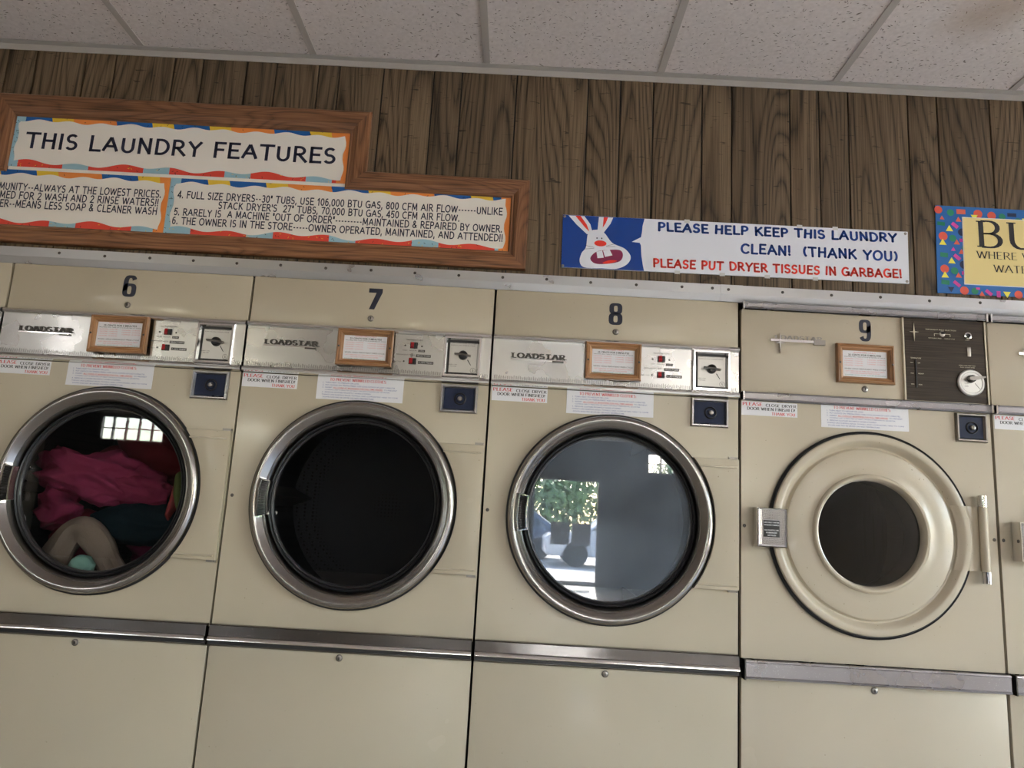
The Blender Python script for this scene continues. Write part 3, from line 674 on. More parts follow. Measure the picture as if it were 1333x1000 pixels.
    part('door_ring', d, lambda: MB().lathe([(RD, -.008), (RD+.001, -.015), (RD-.0005, -.022), (RD-.005, -.0275), (RD-.0105, -.030), (RD-.016, -.030), (RD-.0200, -.0275), (RD-.0225, -.024), (.2885, -.0195), (.2835, -.0135), (.2815, -.0115)], 0, 0, 128), frame_ring_mat, key='L ring'+frame_ring_mat.name, smooth=True)
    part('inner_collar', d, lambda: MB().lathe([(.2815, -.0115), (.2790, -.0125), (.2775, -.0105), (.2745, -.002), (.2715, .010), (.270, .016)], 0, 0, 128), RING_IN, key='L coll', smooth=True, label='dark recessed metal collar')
    part('glass_gasket', d, lambda: MB().lathe([(.2715, .012), (.269, .006), (.2655, .0035), (.262, .0065), (.2605, .010), (.2575, .0055), (.254, .0075), (.252, .016), (.252, .022)], 0, 0, 128), BLACKR, key='L gg', smooth=True)
    part('door_glass', d, lambda: MB().lathe([(.0001, .0150), (.12, .0150), (.2535, .0150)], 0, 0, 96), glass, key='L gl'+glass.name, smooth=True)
    def grip():
        mb = MB(); n = 26; R1 = .2895; R0 = .2575; a0, a1 = math.radians(168.2), math.radians(191.2)
        def P(r, a_, y): return (r*math.cos(a_), y, r*math.sin(a_))
        # chrome channel border
        for (ra_, rb_) in ((R1, R1-.0035), (R0+.005, R0)):
            for i in range(12):
                u, v_ = a0+(a1-a0)*i/12, a0+(a1-a0)*(i+1)/12
                mb.add([P(ra_, u, -.012), P(rb_, u, -.012), P(rb_, v_, -.012), P(ra_, v_, -.012), P(ra_, u, -.036), P(rb_, u, -.036), P(rb_, v_, -.036), P(ra_, v_, -.036)], [(4, 5, 6, 7), (0, 4, 7, 3), (1, 2, 6, 5)], 0)
        for u in (a0, a1):
            e = .006 if u == a0 else -.006
            mb.add([P(R1, u, -.012), P(R0, u, -.012), P(R0, u+e*2, -.012), P(R1, u+e*2, -.012), P(R1, u, -.036), P(R0, u, -.036), P(R0, u+e*2, -.036), P(R1, u+e*2, -.036)], [(4, 5, 6, 7), (0, 1, 5, 4), (2, 3, 7, 6)], 0)
        for i in range(n):
            u0 = a0+(a1-a0)*(i+.1)/n; u1 = a0+(a1-a0)*(i+.9)/n; um = (u0+u1)/2
            mb.add([P(R1-.0035, u0, -.026), P(R0+.005, u0, -.020), P(R1-.0035, um, -.034), P(R0+.005, um, -.034), P(R1-.0035, u1, -.026), P(R0+.005, u1, -.020)], [(0, 1, 3, 2), (2, 3, 5, 4)], 1)
        return mb
    part('handle', d, grip, [CHROME, ALU9], key='L grip', label='ribbed chrome finger grip')
    # drum
    def drum():
        mb = MB().lathe([(.290, .020), (.296, .05), (.372, .07), (.372, .62), (.30, .66), (.0001, .67)], 0, 0, 64)
        return mb
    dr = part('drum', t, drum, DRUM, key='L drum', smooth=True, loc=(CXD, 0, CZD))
    for ang in (178, 298, 58):
        aa = math.radians(ang)
        part('drum_baffle', dr, lambda: MB().add([(.368, .10, -.035), (.29, .10, 0), (.368, .10, .035), (.368, .60, -.035), (.29, .60, 0), (.368, .60, .035)], [(0, 1, 2), (3, 5, 4), (0, 3, 4, 1), (1, 4, 5, 2)]), DRUM, key='L baf', rot=(0, -aa, 0))
    # lift rail and lower panel
    hr = part('handle_rail', t, lambda: MB().prism_x([(.0, .878), (-.016, .8775), (-.019, .8745), (-.0195, .8455), (-.013, .832), (-.012, .818), (-.0075, .8145), (0, .8145)], .005, .795), ALU_RAIL, key='L rail')
    part('rail_lip', hr, lambda: MB().prism_x([(-.0190, .8455), (-.0250, .8425), (-.0280, .8380), (-.0285, .8345), (-.0262, .8325), (-.0150, .8330)], .005, .795), CHROME, key='L lip', smooth=True)
    part('rail_black_strip', hr, lambda: MB().box(.006, .794, -.0155, -.0115, .820, .8305), BLACKP, key='L groove')  # black strip filling the step below the lip
    lp = part('lower_panel', t, lambda: MB().box(a, b, 0, .020, .104, .8125), BEIGE, key='L lp', bevel=.003)
    lock(lp, .399, .799)
    part('kick_plate', t, lambda: MB().box(a, b, .035, .05, 0, .10), BLACKP, key='L kp')
    return t

CREAM = mat('cream_paint', (.62, .56, .42), .45)
PEWT2 = mat('silver_dial', (.55, .54, .52), .38, .85)
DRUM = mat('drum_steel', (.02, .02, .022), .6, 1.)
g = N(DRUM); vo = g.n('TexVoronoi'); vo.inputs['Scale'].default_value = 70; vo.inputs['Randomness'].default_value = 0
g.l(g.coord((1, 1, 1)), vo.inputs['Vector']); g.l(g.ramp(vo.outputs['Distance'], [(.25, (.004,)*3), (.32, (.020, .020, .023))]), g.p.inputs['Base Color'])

loadstar(-1.6, None, 'beige coin dryer at the far left, only its right edge in view', None, GLASS)
loadstar(-.8, '6', 'beige coin dryer marked 6 with clothes behind its round glass door', (.373, .419, 1.884, 1.958), GLASS)
loadstar(0, '7', 'beige coin dryer marked 7 with a dark empty drum behind its round door', (.384, .430, 1.887, 1.958), GLASS)
loadstar(.8, '8', 'beige coin dryer marked 8 whose round door mirrors the bright shop window', (.373, .419, 1.879, 1.953), GLASSMILKY)

# the other model: small porthole in an enamelled door
WC, ZC9 = .4015, 1.2585
def porthole(x0, num, label, shift=0.):
    t = thing('tumble_dryer', label, 'dryer', (x0, 0, 0), group='coin dryers along the panelled wall')
    a, b = .006, W-.003
    part('cabinet', t, lambda: MB().box(a+.002, b-.002, .022, DEP, .0, .10).box(a+.002, a+.004, .022, DEP, .10, 1.975).box(b-.004, b-.002, .022, DEP, .10, 1.975).box(a+.002, b-.002, DEP-.01, DEP, .10, 1.975).box(a+.002, b-.002, .022, DEP, 1.973, 1.977).box(.006, .796, .024, .03, .72, .90), DARKGAP, key='P cab')
    tp = part('top_panel', t, lambda: MB().box(a, b, 0, .022, 1.680, 1.958), BEIGE9, key='P top', bevel=.003)
    if num: number(tp, num, .388, .428, 1.870, 1.943); lock(tp, .402, 1.712)
    part('top_rail', tp, lambda: MB().prism_x([(.004, 1.9785), (-.014, 1.9785), (-.018, 1.975), (-.0165, 1.972), (-.0165, 1.963), (-.018, 1.9600), (-.014, 1.9565), (.004, 1.9565)], a, b), ALU9, key='P tr')
    part('mid_rail', t, lambda: MB().prism_x([(.004, 1.682), (-.010, 1.682), (-.013, 1.679), (-.011, 1.676), (-.011, 1.661), (-.013, 1.658), (-.010, 1.6545), (.004, 1.6545)], a, b), ALU9, key='P mr')
    for xx in (a, b): 
        for zc in (0, .3): part('rail_end_cap', t, lambda: MB().box(-.003, .002, -.0215, 0, 1.654, 1.681), CHROME, key='P cap', loc=(xx+(.003 if xx == a else -.002), 0, zc*.997))
    def badge():
        mb = MB(); strokes(mb, 'LOADSTAR', .016, .166, .003, .016, -.004, 0, 'serif', .26, gap=.2); mb.box(0, .176, -.006, 0, -.005, .003, 1); mb.box(.140, .176, -.007, 0, -.010, .006, 0)
        mb.poly_y([(.030, -.045), (.0325, -.006), (.030, .024), (.0275, -.006)], -.008, 0, 1); mb.poly_y([(.012, -.0095), (.030, -.0115), (.048, -.0095), (.030, -.0075)], -.007, 0, 1); return mb
    part('badge', tp, badge, [PEWTER, CHROME], key='P badge', loc=(.100, 0, 1.858), fix=False, label='chrome bar badge with a pointed star')
    cpn = part('control_panel', t, lambda: MB().box(.530, .790, -.006, .0, 1.686, 1.956), WALNUT, key='P cp', label='dark walnut control panel')
    for ex_ in (.5255, .790): part('panel_edging', cpn, lambda: MB().box(0, .0045, -.009, 0, 1.683, 1.956), CREAM, key='P ed', loc=(ex_, 0, 0))
    def ct():
        mb = MB(); y = -.0064
        mb.poly_y([(.5635, 1.878), (.566, 1.909), (.5635, 1.939), (.561, 1.909)], y-.002, y); mb.poly_y([(.549, 1.9095), (.5635, 1.9075), (.579, 1.9095), (.5635, 1.9115)], y-.002, y)
        text(mb, 'PERMANENT PRESS SELECTION', .602, .700, 1.9185, 1.9225, y); mb.box(.630, .680, y, y+.0004, 1.9065, 1.9077); mb.box(.629, .6302, y, y+.0004, 1.899, 1.9077); mb.box(.680, .6812, y, y+.0004, 1.899, 1.9077)
        text(mb, 'PERMANENT PRESS', .610, .652, 1.8905, 1.8935, y); text(mb, 'NORMAL CYCLE', .662, .695, 1.8905, 1.8935, y); text(mb, 'START', .729, .742, 1.8895, 1.892, y)
        text(mb, 'TEMPERATURE', .549, .583, 1.8205, 1.8245, y); text(mb, 'LOW', .572, .580, 1.805, 1.809, y); text(mb, 'MEDIUM', .572, .589, 1.770, 1.7735, y); text(mb, 'HIGH', .572, .583, 1.734, 1.738, y)
        for zz in (1.8075, 1.772, 1.7365): mb.box(.548, .558, y, y+.0004, zz-.0005, zz+.0005)
        text(mb, 'INSERT COIN THEN TURN', .704, .756, 1.805, 1.808, y); text(mb, 'DIAL CLOCKWISE', .708, .754, 1.799, 1.802, y)
        return mb
    part('control_lettering', cpn, ct, CREAM, key='P ct', fix=False)
    part('heat_slider', cpn, lambda: MB().box(.5632, .5668, -.009, -.006, 1.727, 1.816), BLACKP, key='P hs')
    part('selector_switch', cpn, lambda: MB().lathe([(.010, -.006), (.009, -.008), (.005, -.009), (.0001, -.009)], .655, 1.908, 16, 1).prism_x([(-.008, 1.906), (-.016, 1.909), (-.014, 1.913), (-.008, 1.911)], .650, .661, 0), [BLACKP, PEWTER], key='P ss')
    part('push_button', cpn, lambda: MB().lathe([(.0115, -.006), (.0115, -.010), (.0075, -.011)], .7365, 1.905, 24, 0).lathe([(.0075, -.011), (.0065, -.0075), (.0001, -.0075)], .7365, 1.905, 24, 1), [CHROME, BLACKP], key='P pb', smooth=True)
    part('coin_slide', cpn, lambda: MB().box(.7325, .7435, -.0085, -.006, 1.837, 1.868), PEWTER, key='P cs', bevel=.001)
    tdl = part('timer_dial', cpn, lambda: MB().lathe([(.0435, -.006), (.0435, -.010), (.040, -.0135), (.036, -.0135), (.034, -.012), (.0001, -.012)], .7375, 1.750, 48), PEWT2, key='P td', smooth=True)
    part('dial_knob', cpn, lambda: MB().lathe([(.013, -.012), (.011, -.024), (.0001, -.026)], .736, 1.762, 20, 0).poly_y([(.722, 1.758), (.736, 1.755), (.776, 1.766), (.776, 1.769), (.736, 1.768), (.722, 1.765)], -.030, -.018, 1), [BLACKP, PEWTER], key='P dk', smooth=True)
    def dt():
        mb = MB(); y = -.0123; mb.lathe([(.0345, y), (.0338, y)], .7375, 1.750, 40)
        for i in range(5): a_ = math.radians(150+i*12); mb.box(.715, .727, y, y+.0003, 1.756-i*.005, 1.7568-i*.005)
        mb.add([(.7475, y, 1.748), (.749, y, 1.749), (.764, y, 1.7305), (.7628, y, 1.7295)], [(0, 1, 2, 3)]); return mb
    part('dial_marks', cpn, dt, BLACKP, key='P dt', fix=False)
    fp = part('front_panel', t, lambda: panel_hole(a, b, .868, 1.655, WC, ZC9, .29, 0, .020), BEIGE9, key='P fp')
    screwhole(fp, .788, 1.260); screwhole(fp, .016, 1.260)
    coin_box(fp, .684, .782, 1.560, 1.651, '9')
    d = part('door', t, lambda: MB().lathe([(.3050, -.003), (.3155, -.003), (.3155, -.0085), (.3130, -.0105), (.3110, -.0085), (.309, -.0115), (.3050, -.011)], 0, 0, 128, closed=True), BLACKR, key='P dr', smooth=True, loc=(WC, 0, ZC9))
    part('door_shell', d, lambda: MB().lathe([(.3050, -.002), (.3060, -.014), (.3035, -.018), (.297, -.020), (.288, -.0195), (.282, -.017), (.274, -.006), (.268, .001), (.264, .002), (.2605, -.001), (.2575, -.006), (.252, -.008), (.21, -.011), (.184, -.013), (.181, -.0145), (.179, -.021), (.1745, -.0245), (.169, -.024), (.1645, -.019), (.1615, -.006), (.1605, .006)], 0, 0, 160), BEIGE9, key='P ds', smooth=True)
    part('porthole_glass', d, lambda: MB().lathe([(.0001, .003), (.10, .003), (.162, .003)], 0, 0, 96), GLASS, key='P gl', smooth=True)
    part('porthole_tube', d, lambda: MB().lathe([(.162, .004), (.162, .10)], 0, 0, 64), BLACKP, key='P tube', smooth=True)
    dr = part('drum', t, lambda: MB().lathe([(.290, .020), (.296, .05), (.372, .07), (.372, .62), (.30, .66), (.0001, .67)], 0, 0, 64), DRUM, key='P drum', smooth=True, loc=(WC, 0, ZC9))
    # latch plate
    hx0, hx1, hz0, hz1 = .041+shift, .134+shift, 1.199, 1.318
    hh = part('handle', d, lambda: MB().box(hx0+.004, hx1-.004, -.036, -.008, hz0+.004, hz1-.004), ALU9, key='P hb', loc=(-WC, 0, -ZC9))
    frame4(d, 'handle_rim', hx0-WC, hx1-WC, hz0-ZC9, hz1-ZC9, .0055, .042, -.001, CHROME, 'P hr')
    def weave():
        mb = MB()
        for i in range(16):
            for j in range(21):
                x_, z_ = .009+i*.0049, .009+j*.0050
                if .022 < x_ < .069 and .030 < z_ < .080: continue
                mb.add([(x_, -.0362, z_), (x_+.0036, -.0362, z_), (x_+.0036, -.0362, z_+.0036), (x_, -.0362, z_+.0036), (x_+.0018, -.0378, z_+.0018)], [(0, 1, 4), (1, 2, 4), (2, 3, 4), (3, 0, 4)])
        return mb
    o = part('handle_texture', d, weave, CHROME, key='P hw', loc=(hx0-WC, 0, hz0-ZC9)); o['kind'] = 'stuff'
    def hlab():
        mb = MB().box(.022, .070, -.0385, -.036, .031, .081, 0); y = -.0387
        for i, s_t in enumerate(('USE ONLY WATER', 'WASHED FABRICS', '', 'NO PLASTIC OR', 'RUBBERIZED', 'ARTICLES')):
            if s_t: wd = .0019*len(s_t)*.86; text(mb, s_t, .046-wd, .046+wd, .0725-i*.0077, .0765-i*.0077, y, 1, .01)
        return mb
    part('handle_label', d, hlab, [BLACKP, WHITEPAPER], key='P hlab', loc=(hx0-WC, 0, hz0-ZC9), fix=False, label='black label with white lettering')
    # hinge: strap wrapping the door edge, pin with chrome ends
    def strap():
        mb = MB(); prof = [(.268, -.008), (.275, -.012), (.283, -.020), (.290, -.0225), (.303, -.021), (.309, -.015), (.318, -.0115)]; n = 24
        rows = []
        for i in range(n+1):
            z_ = -.096+.195*i/n
            rows.append([(math.sqrt(max(r*r-z_*z_, 0)), y, z_) for r, y in prof]+[(.333, -.013, z_), (.333, 0, z_)])
        m_ = len(rows[0]); v = [p for r_ in rows for p in r_]
        mb.add(v, [(i*m_+k, i*m_+k+1, (i+1)*m_+k+1, (i+1)*m_+k) for i in range(n) for k in range(m_-1)]); return mb
    part('hinge_strap', d, strap, BEIGE9, key='P st', smooth=True)
    hx = .342
    part('hinge_barrel', d, lambda: MB().tube([(hx, -.022, -.096), (hx, -.022, .099)], .0125, 20), BEIGE9, key='P hbr', smooth=True)
    for z0_, z1_ in ((.099, .133), (-.131, -.096)): part('hinge_cap', d, lambda: MB().tube([(0, -.022, 0), (0, -.022, .0345)], .0135, 20), CHROME, key='P hc', smooth=True, loc=(hx, 0, z0_))
    hr = part('handle_rail', t, lambda: MB().prism_x([(0, .868), (-.020, .868), (-.027, .866), (-.0285, .862), (-.0255, .8595), (-.0255, .821), (-.0285, .8185), (-.027, .814), (-.020, .812), (0, .812)], .0115, .797), ALU9, key='P rail')
    part('rail_end_cap', hr, lambda: MB().box(.008, .012, -.030, 0, .811, .869), DARKM, key='P rec')
    lp = part('lower_panel', t, lambda: MB().box(a, b, 0, .020, .104, .8105), BEIGE9, key='P lp', bevel=.003)
    lock(lp, .403, .797)
    part('kick_plate', t, lambda: MB().box(a, b, .035, .05, 0, .10), BLACKP, key='P kp')
    return t
porthole(1.6, '9', 'beige coin dryer marked 9 with a small round porthole and dark walnut controls')
porthole(2.4, None, 'beige coin dryer at the far right, cut off by the edge of the view')

# ------------------------------------------------------------------ laundry in dryer 6
def cloth(name, label, cat, c, r, col, seed, fold=.35, fr=2.2, rotz=0., rough=.9, sub=5, grp='laundry behind the glass of dryer 6'):
    m = mat(name.split('.')[0]+'_cloth_%d' % seed, col, rough, spec=.1); g = N(m)
    n1 = g.noise(g.coord((1, 1, 1)), 260, 2); g.bump(n1, .25, .002)
    bm = bmesh.new(); bmesh.ops.create_icosphere(bm, subdivisions=sub, radius=1)
    for v_ in bm.verts:
        p = v_.co.copy(); q = Vector((p.x*fr*r[0]/.15+seed*3.1, p.y*fr*.6, p.z*fr*r[2]/.1*1.15-seed))
        w_ = noise.noise(q*.5)*1.2
        rd = 1-abs(noise.noise(q+Vector((w_, w_, -w_)))*2.1); rd2 = 1-abs(noise.noise(q*2.3+Vector((w_, 0, w_)))*2.0)
        v_.co = p*(1+fold*(rd-.6)+fold*.35*(rd2-.5))
        v_.co = Vector((v_.co.x*r[0], v_.co.y*r[1], v_.co.z*r[2]))
    me = bpy.data.meshes.new(name); bm.to_mesh(me); bm.free(); me.materials.append(m)
    for p in me.polygons: p.use_smooth = True
    o = place(name, me, None, c, (0, rotz, 0), label=label, category=cat, group=grp); return o
def arch_cloth(name, label, cat, pts, rad, col, seed):
    m = mat(name+'_cloth_%d' % seed, col, .9, spec=.1); g = N(m); n1 = g.noise(g.coord((1, 1, 1)), 240, 2); g.bump(n1, .5, .003)
    n = 28; k = 20; v = []; P = [Vector(p) for p in pts]
    def at(t):
        u = t*(len(P)-1); i = min(int(u), len(P)-2); f = u-i
        p0, p1, p2, p3 = P[max(i-1, 0)], P[i], P[i+1], P[min(i+2, len(P)-1)]
        return .5*((2*p1)+(p2-p0)*f+(2*p0-5*p1+4*p2-p3)*f*f+(3*p1-p0-3*p2+p3)*f**3)
    for i in range(n+1):
        t = i/n; c = at(t); d = (at(min(t+.02, 1))-at(max(t-.02, 0))).normalized(); a = d.cross(Vector((0, 1, 0))).normalized(); b = Vector((0, 1, 0))
        r_ = rad[0]+(rad[1]-rad[0])*t
        for j in range(k):
            an = 2*PI*j/k; q = Vector((math.cos(an)*1.3+seed, math.sin(an)*1.3, t*2.2)); rr = r_*(1+.55*noise.noise(q)+.12*math.cos(5*an+seed))
            v.append(c+a*math.cos(an)*rr+b*math.sin(an)*rr*.8)
    f = [(i*k+j, i*k+(j+1) % k, (i+1)*k+(j+1) % k, (i+1)*k+j) for i in range(n) for j in range(k)]+[tuple(range(k)), tuple(range(n*k, n*k+k))]
    mb = MB().add(v, f); o = place(name, mb.mesh(name, m, smooth=True), None, label=label, category=cat, group='laundry behind the glass of dryer 6'); return o
cloth('towel', 'crumpled deep pink towel filling the middle of dryer 6', 'towel', (-.515, .150, 1.305), (.175, .085, .088), (.175, .022, .055), 3, .36, 1.3, .12)
cloth('towel', 'folded deep pink towel end lying to the right of the pink heap in dryer 6', 'towel', (-.370, .165, 1.275), (.110, .065, .065), (.165, .02, .050), 5, .34, 1.4, .22)
cloth('towel', 'pink towel hanging down the left side of dryer 6', 'towel', (-.615, .165, 1.195), (.070, .06, .080), (.13, .014, .038), 8, .34, 1.3)
cloth('blanket', 'dark wine red blanket behind the pink towels at the top of dryer 6', 'blanket', (-.40, .37, 1.365), (.235, .10, .150), (.085, .008, .012), 11, .22, .8, .15)
cloth('blanket', 'dark wine red cloth low on the left in dryer 6', 'blanket', (-.575, .23, 1.10), (.095, .07, .085), (.12, .01, .02), 13, .3, 1.0)
cloth('shirt', 'dark teal garment lying under the pink towel in dryer 6', 'shirt', (-.345, .20, 1.155), (.165, .085, .078), (.003, .011, .016), 17, .26, .9, -.05)
cloth('shirt', 'dark plum garment at the bottom right of dryer 6', 'shirt', (-.31, .25, 1.055), (.095, .08, .055), (.05, .006, .02), 19, .3, 1.0)
cloth('shirt', 'green garment pressed to the right side of the glass of dryer 6', 'shirt', (-.190, .115, 1.255), (.022, .05, .080), (.085, .10, .035), 21, .2, .7, -.12)
cloth('sock', 'small orange red sock beside the green garment in dryer 6', 'sock', (-.222, .14, 1.250), (.014, .03, .080), (.22, .04, .04), 22, .25, .7, .20)
arch_cloth('towel', 'beige towel bent into an arch at the bottom of dryer 6', 'towel', [(-.590, .13, .985), (-.56, .12, 1.055), (-.525, .11, 1.112), (-.480, .10, 1.128), (-.435, .11, 1.085), (-.405, .12, 1.03), (-.365, .13, .975)], (.044, .036), (.19, .145, .115), 2)
cloth('washcloth', 'small mint green washcloth under the beige arch in dryer 6', 'washcloth', (-.468, .085, 1.012), (.036, .035, .036), (.15, .28, .24), 25, .3, 1.4)
arch_cloth('strap', 'thin grey strap curling at the lower left of the glass of dryer 6', 'strap', [(-.69, .08, 1.165), (-.67, .075, 1.15), (-.675, .07, 1.11), (-.655, .07, 1.08), (-.625, .07, 1.06), (-.60, .075, 1.045)], (.005, .006), (.30, .29, .29), 4)

# ------------------------------------------------------------------ notices on the dryers
WHO = {'6': 'the dryer full of pink laundry', '7': 'the dryer with the black empty drum', '8': 'the dryer mirroring the shop window', '9': 'the porthole dryer with walnut controls'}
def pine_frame(cx0, cx1, z0, z1, label, rot=0.):
    xm, zm = (cx0+cx1)/2, (z0+z1)/2; hw, hh = (cx1-cx0)/2, (z1-z0)/2
    t = thing('framed_notice', label, 'sign', (xm, -.018, zm), (0, rot, 0), 'framed price notices')
    if abs(z1-1.86) < .02: t.location.y = -.0005
    for mb, hz in ringpath(None, rect(-hw, hw, -hh, hh), rect(-hw+.021, hw-.021, -hh+.021, hh-.021), [(0, .012), (.12, .017), (.30, .0175), (.42, .0135), (.50, .0145), (.72, .013), (.85, .008), (1, .006)], 0):
        part('frame_rail', t, mb, PINEH if hz else PINEV)
    def sheet():
        mb = MB().box(-hw+.018, hw-.018, -.0045, -.0005, -hh+.018, hh-.018, 0); y = -.0050; w_ = hw-.026
        text(mb, 'QUARTERS ONLY', -w_*.55, w_*.55, .0345, .0395, y, 1); text(mb, '25 CENTS FOR 5 MINUTES', -w_*.8, w_*.8, .0262, .0320, y, 2, .015)
        text(mb, 'MACHINE WILL TAKE UP TO 8 QUARTERS AT ONCE', -w_, w_, .0205, .0240, y, 2)
        for i in range(4):
            text(mb, '%d QUARTERS - %d MINUTES' % (i+1, 5*(i+1)), -w_, -w_*.10, .0140-i*.0072, .0176-i*.0072, y, 1)
            if i < 3: text(mb, '%d QUARTERS - %d MINUTES' % (i+5, 5*(i+5)), w_*.12, w_, .0125-i*.0072, .0161-i*.0072, y, 1)
        text(mb, 'WHEN USING PERMANENT PRESS CYCLE', -w_, w_, -.0190, -.0148, y, 2); text(mb, 'LAST MINUTES OF TIME ARE WITHOUT HEAT', -w_*.95, w_*.95, -.0262, -.0228, y, 1)
        text(mb, 'FOR COOL DOWN OF YOUR CLOTHES', -w_*.7, w_*.7, -.0325, -.0292, y, 1); text(mb, 'THANK YOU FOR YOUR BUSINESS', -w_, w_, -.0385, -.0355, y, 3); return mb
    part('notice_sheet', t, sheet(), [WHITEPAPER, INKR2, INKK, INKG], fix=False, label='white price sheet with red and black lettering')
    for sx in (-1, 1): part('screw', t, lambda: MB().dome(.0035, 0, .0015, 0, 0, 10), SCREW, key='scr4', smooth=True, loc=(sx*(hw-.008), -.017, 0))
INKR2 = mat('faded_red_ink', (.70, .22, .24), .6); INKG = mat('teal_ink', (.12, .35, .30), .6); INKB2 = mat('faded_blue_ink', (.10, .13, .36), .6)
pine_frame(-.495, -.309, 1.690, 1.812, 'small pine framed price notice on the console of '+WHO['6'], -.012)
pine_frame(.303, .483, 1.692, 1.812, 'small pine framed price notice on the console of '+WHO['7'])
pine_frame(1.101, 1.279, 1.692, 1.812, 'small pine framed price notice on the console of '+WHO['8'])
pine_frame(1.910, 2.094, 1.729, 1.857, 'small pine framed price notice on the beige top panel of dryer 9')
def close_notice(x0, x1, z0, z1, num, dz=0.):
    o = thing('paper_notice', 'white reminder slip at the upper left of '+WHO[num] if num else 'white slip asking to close the door, on the cut-off dryer at the far right', 'notice', (x0, -.0002, z0), (0, 0, 0), 'close the door slips')
    W_, H_ = x1-x0, z1-z0
    def mk():
        mb = MB().box(0, .178, -.0009, 0, 0, .045, 0); y = -.0012
        strokes(mb, 'PLEASE', .004, .066, .0315, .0415, y, 1, 'serif', .19); strokes(mb, 'CLOSE DRYER', .078, .174, .0305, .0390, y, 2, 'serif', .2)
        strokes(mb, 'DOOR WHEN FINISHED!', .018, .170, .0175, .0265, y, 2, 'serif', .2); strokes(mb, 'THANK YOU', .096, .170, .0035, .0125, y, 1, 'serif', .19); return mb
    part('slip', o, mk, [WHITEPAPER, INKR, INKK], key='close', fix=False)
close_notice(-.796, 0, 1.609, 1.654, '6'); close_notice(.004, 0, 1.609, 1.654, '7'); close_notice(.808, 0, 1.609, 1.654, '8'); close_notice(1.6065, 0, 1.607, 1.652, '9'); close_notice(2.410, 0, 1.607, 1.652, '')
def wrinkle_notice(x0, z0, num, w_=.278):
    o = thing('paper_notice', 'sheet about wrinkled clothes taped above the door of '+WHO[num], 'notice', (x0, -.0002, z0), (0, 0, 0), 'wrinkled clothes sheets')
    def mk():
        mb = MB().box(0, .278, -.0009, 0, 0, .074, 0); y = -.0012
        strokes(mb, 'TO PREVENT WRINKLED CLOTHES:', .040, .222, .0610, .0695, y, 1, 'serif', .2)
        L = [('1.  TURN HEAT TO MEDIUM OR LOW.', .018, .135, 2), ('2.  PUT CHOICE ON "PERMA-PRESS" FOR COOL DOWN OF LAST 5 MINUTES.', .018, .252, 2),
             ('3.  INSERT', .018, .050, 2), ('4.  REMOVE CLOTHES PROMPTLY WHEN STOPPED.', .018, .176, 2)]
        text(mb, L[0][0], .018, .135, .0525, .0568, y, 2); text(mb, L[1][0], .018, .252, .0445, .0490, y, 2)
        text(mb, L[2][0], .018, .050, .0368, .0408, y, 2); text(mb, 'ALL COINS AT BEGINNING FOR FULL TIME NEEDED', .053, .212, .0368, .0408, y, 1, .01); mb.box(.053, .212, y, y+.0002, .0352, .0357, 1); text(mb, 'TO PREVENT', .216, .258, .0368, .0408, y, 2)
        text(mb, 'COMING LAST 5 MINUTES OF HEAT ON EACH INDIVIDUAL QUARTER.', .027, .236, .0290, .0330, y, 2); text(mb, L[3][0], .018, .176, .0212, .0252, y, 2)
        text(mb, 'THINGS LIKE SLEEPING BAGS, TOWELS, AND COMFORTERS, NEED TO COME', .018, .262, .0130, .0172, y, 2); text(mb, 'DOWN AND MAY BE DRYED ON HIGH TEMPERATURE.', .022, .186, .0055, .0095, y, 2); return mb
    part('sheet', o, mk, [WHITEPAPER, INKR, INKB2], key='wrinkle', fix=False)
wrinkle_notice(-.562, 1.582, '6'); wrinkle_notice(.246, 1.582, '7'); wrinkle_notice(1.048, 1.581, '8'); wrinkle_notice(1.860, 1.582, '9')

# ------------------------------------------------------------------ big framed features sign
YS = YW-.001
fs = thing('framed_sign', 'large stepped oak frame listing laundry features on the panelled wall', 'sign', (-.32, YS, 2.05))
def rel(pts): return [(x_+.32, z_-2.05) for x_, z_ in pts]
ox0, ox1, ux0, ux1 = -1.538, .893, -.972, .332
OUT = rel([(ox0, 2.056), (ox1, 2.056), (ox1, 2.376), (ux1, 2.376), (ux1, 2.598), (ux0, 2.598), (ux0, 2.376), (ox0, 2.376)])
q_ = .066
INN = rel([(ox0+q_, 2.120), (ox1-.062, 2.120), (ox1-.062, 2.312), (ux1-.070, 2.312), (ux1-.070, 2.518), (ux0+.070, 2.518), (ux0+.070, 2.312), (ox0+q_, 2.312)])
for mb, hz in ringpath(None, OUT, INN, [(0, .014), (.05, .019), (.12, .020), (.62, .0195), (.72, .016), (.86, .0115), (.92, .012), (1, .007)], 0): part('frame_rail', fs, mb, OAKH if hz else OAKV)
part('backing_board', fs, MB().poly_y([(p[0], p[1]) for p in rel([(-1.476, 2.116), (.835, 2.116), (.835, 2.314), (.266, 2.314), (.266, 2.523), (-.906, 2.523), (-.906, 2.314), (-1.476, 2.314)])], -.0012, -.0003), SIGNPAPER)
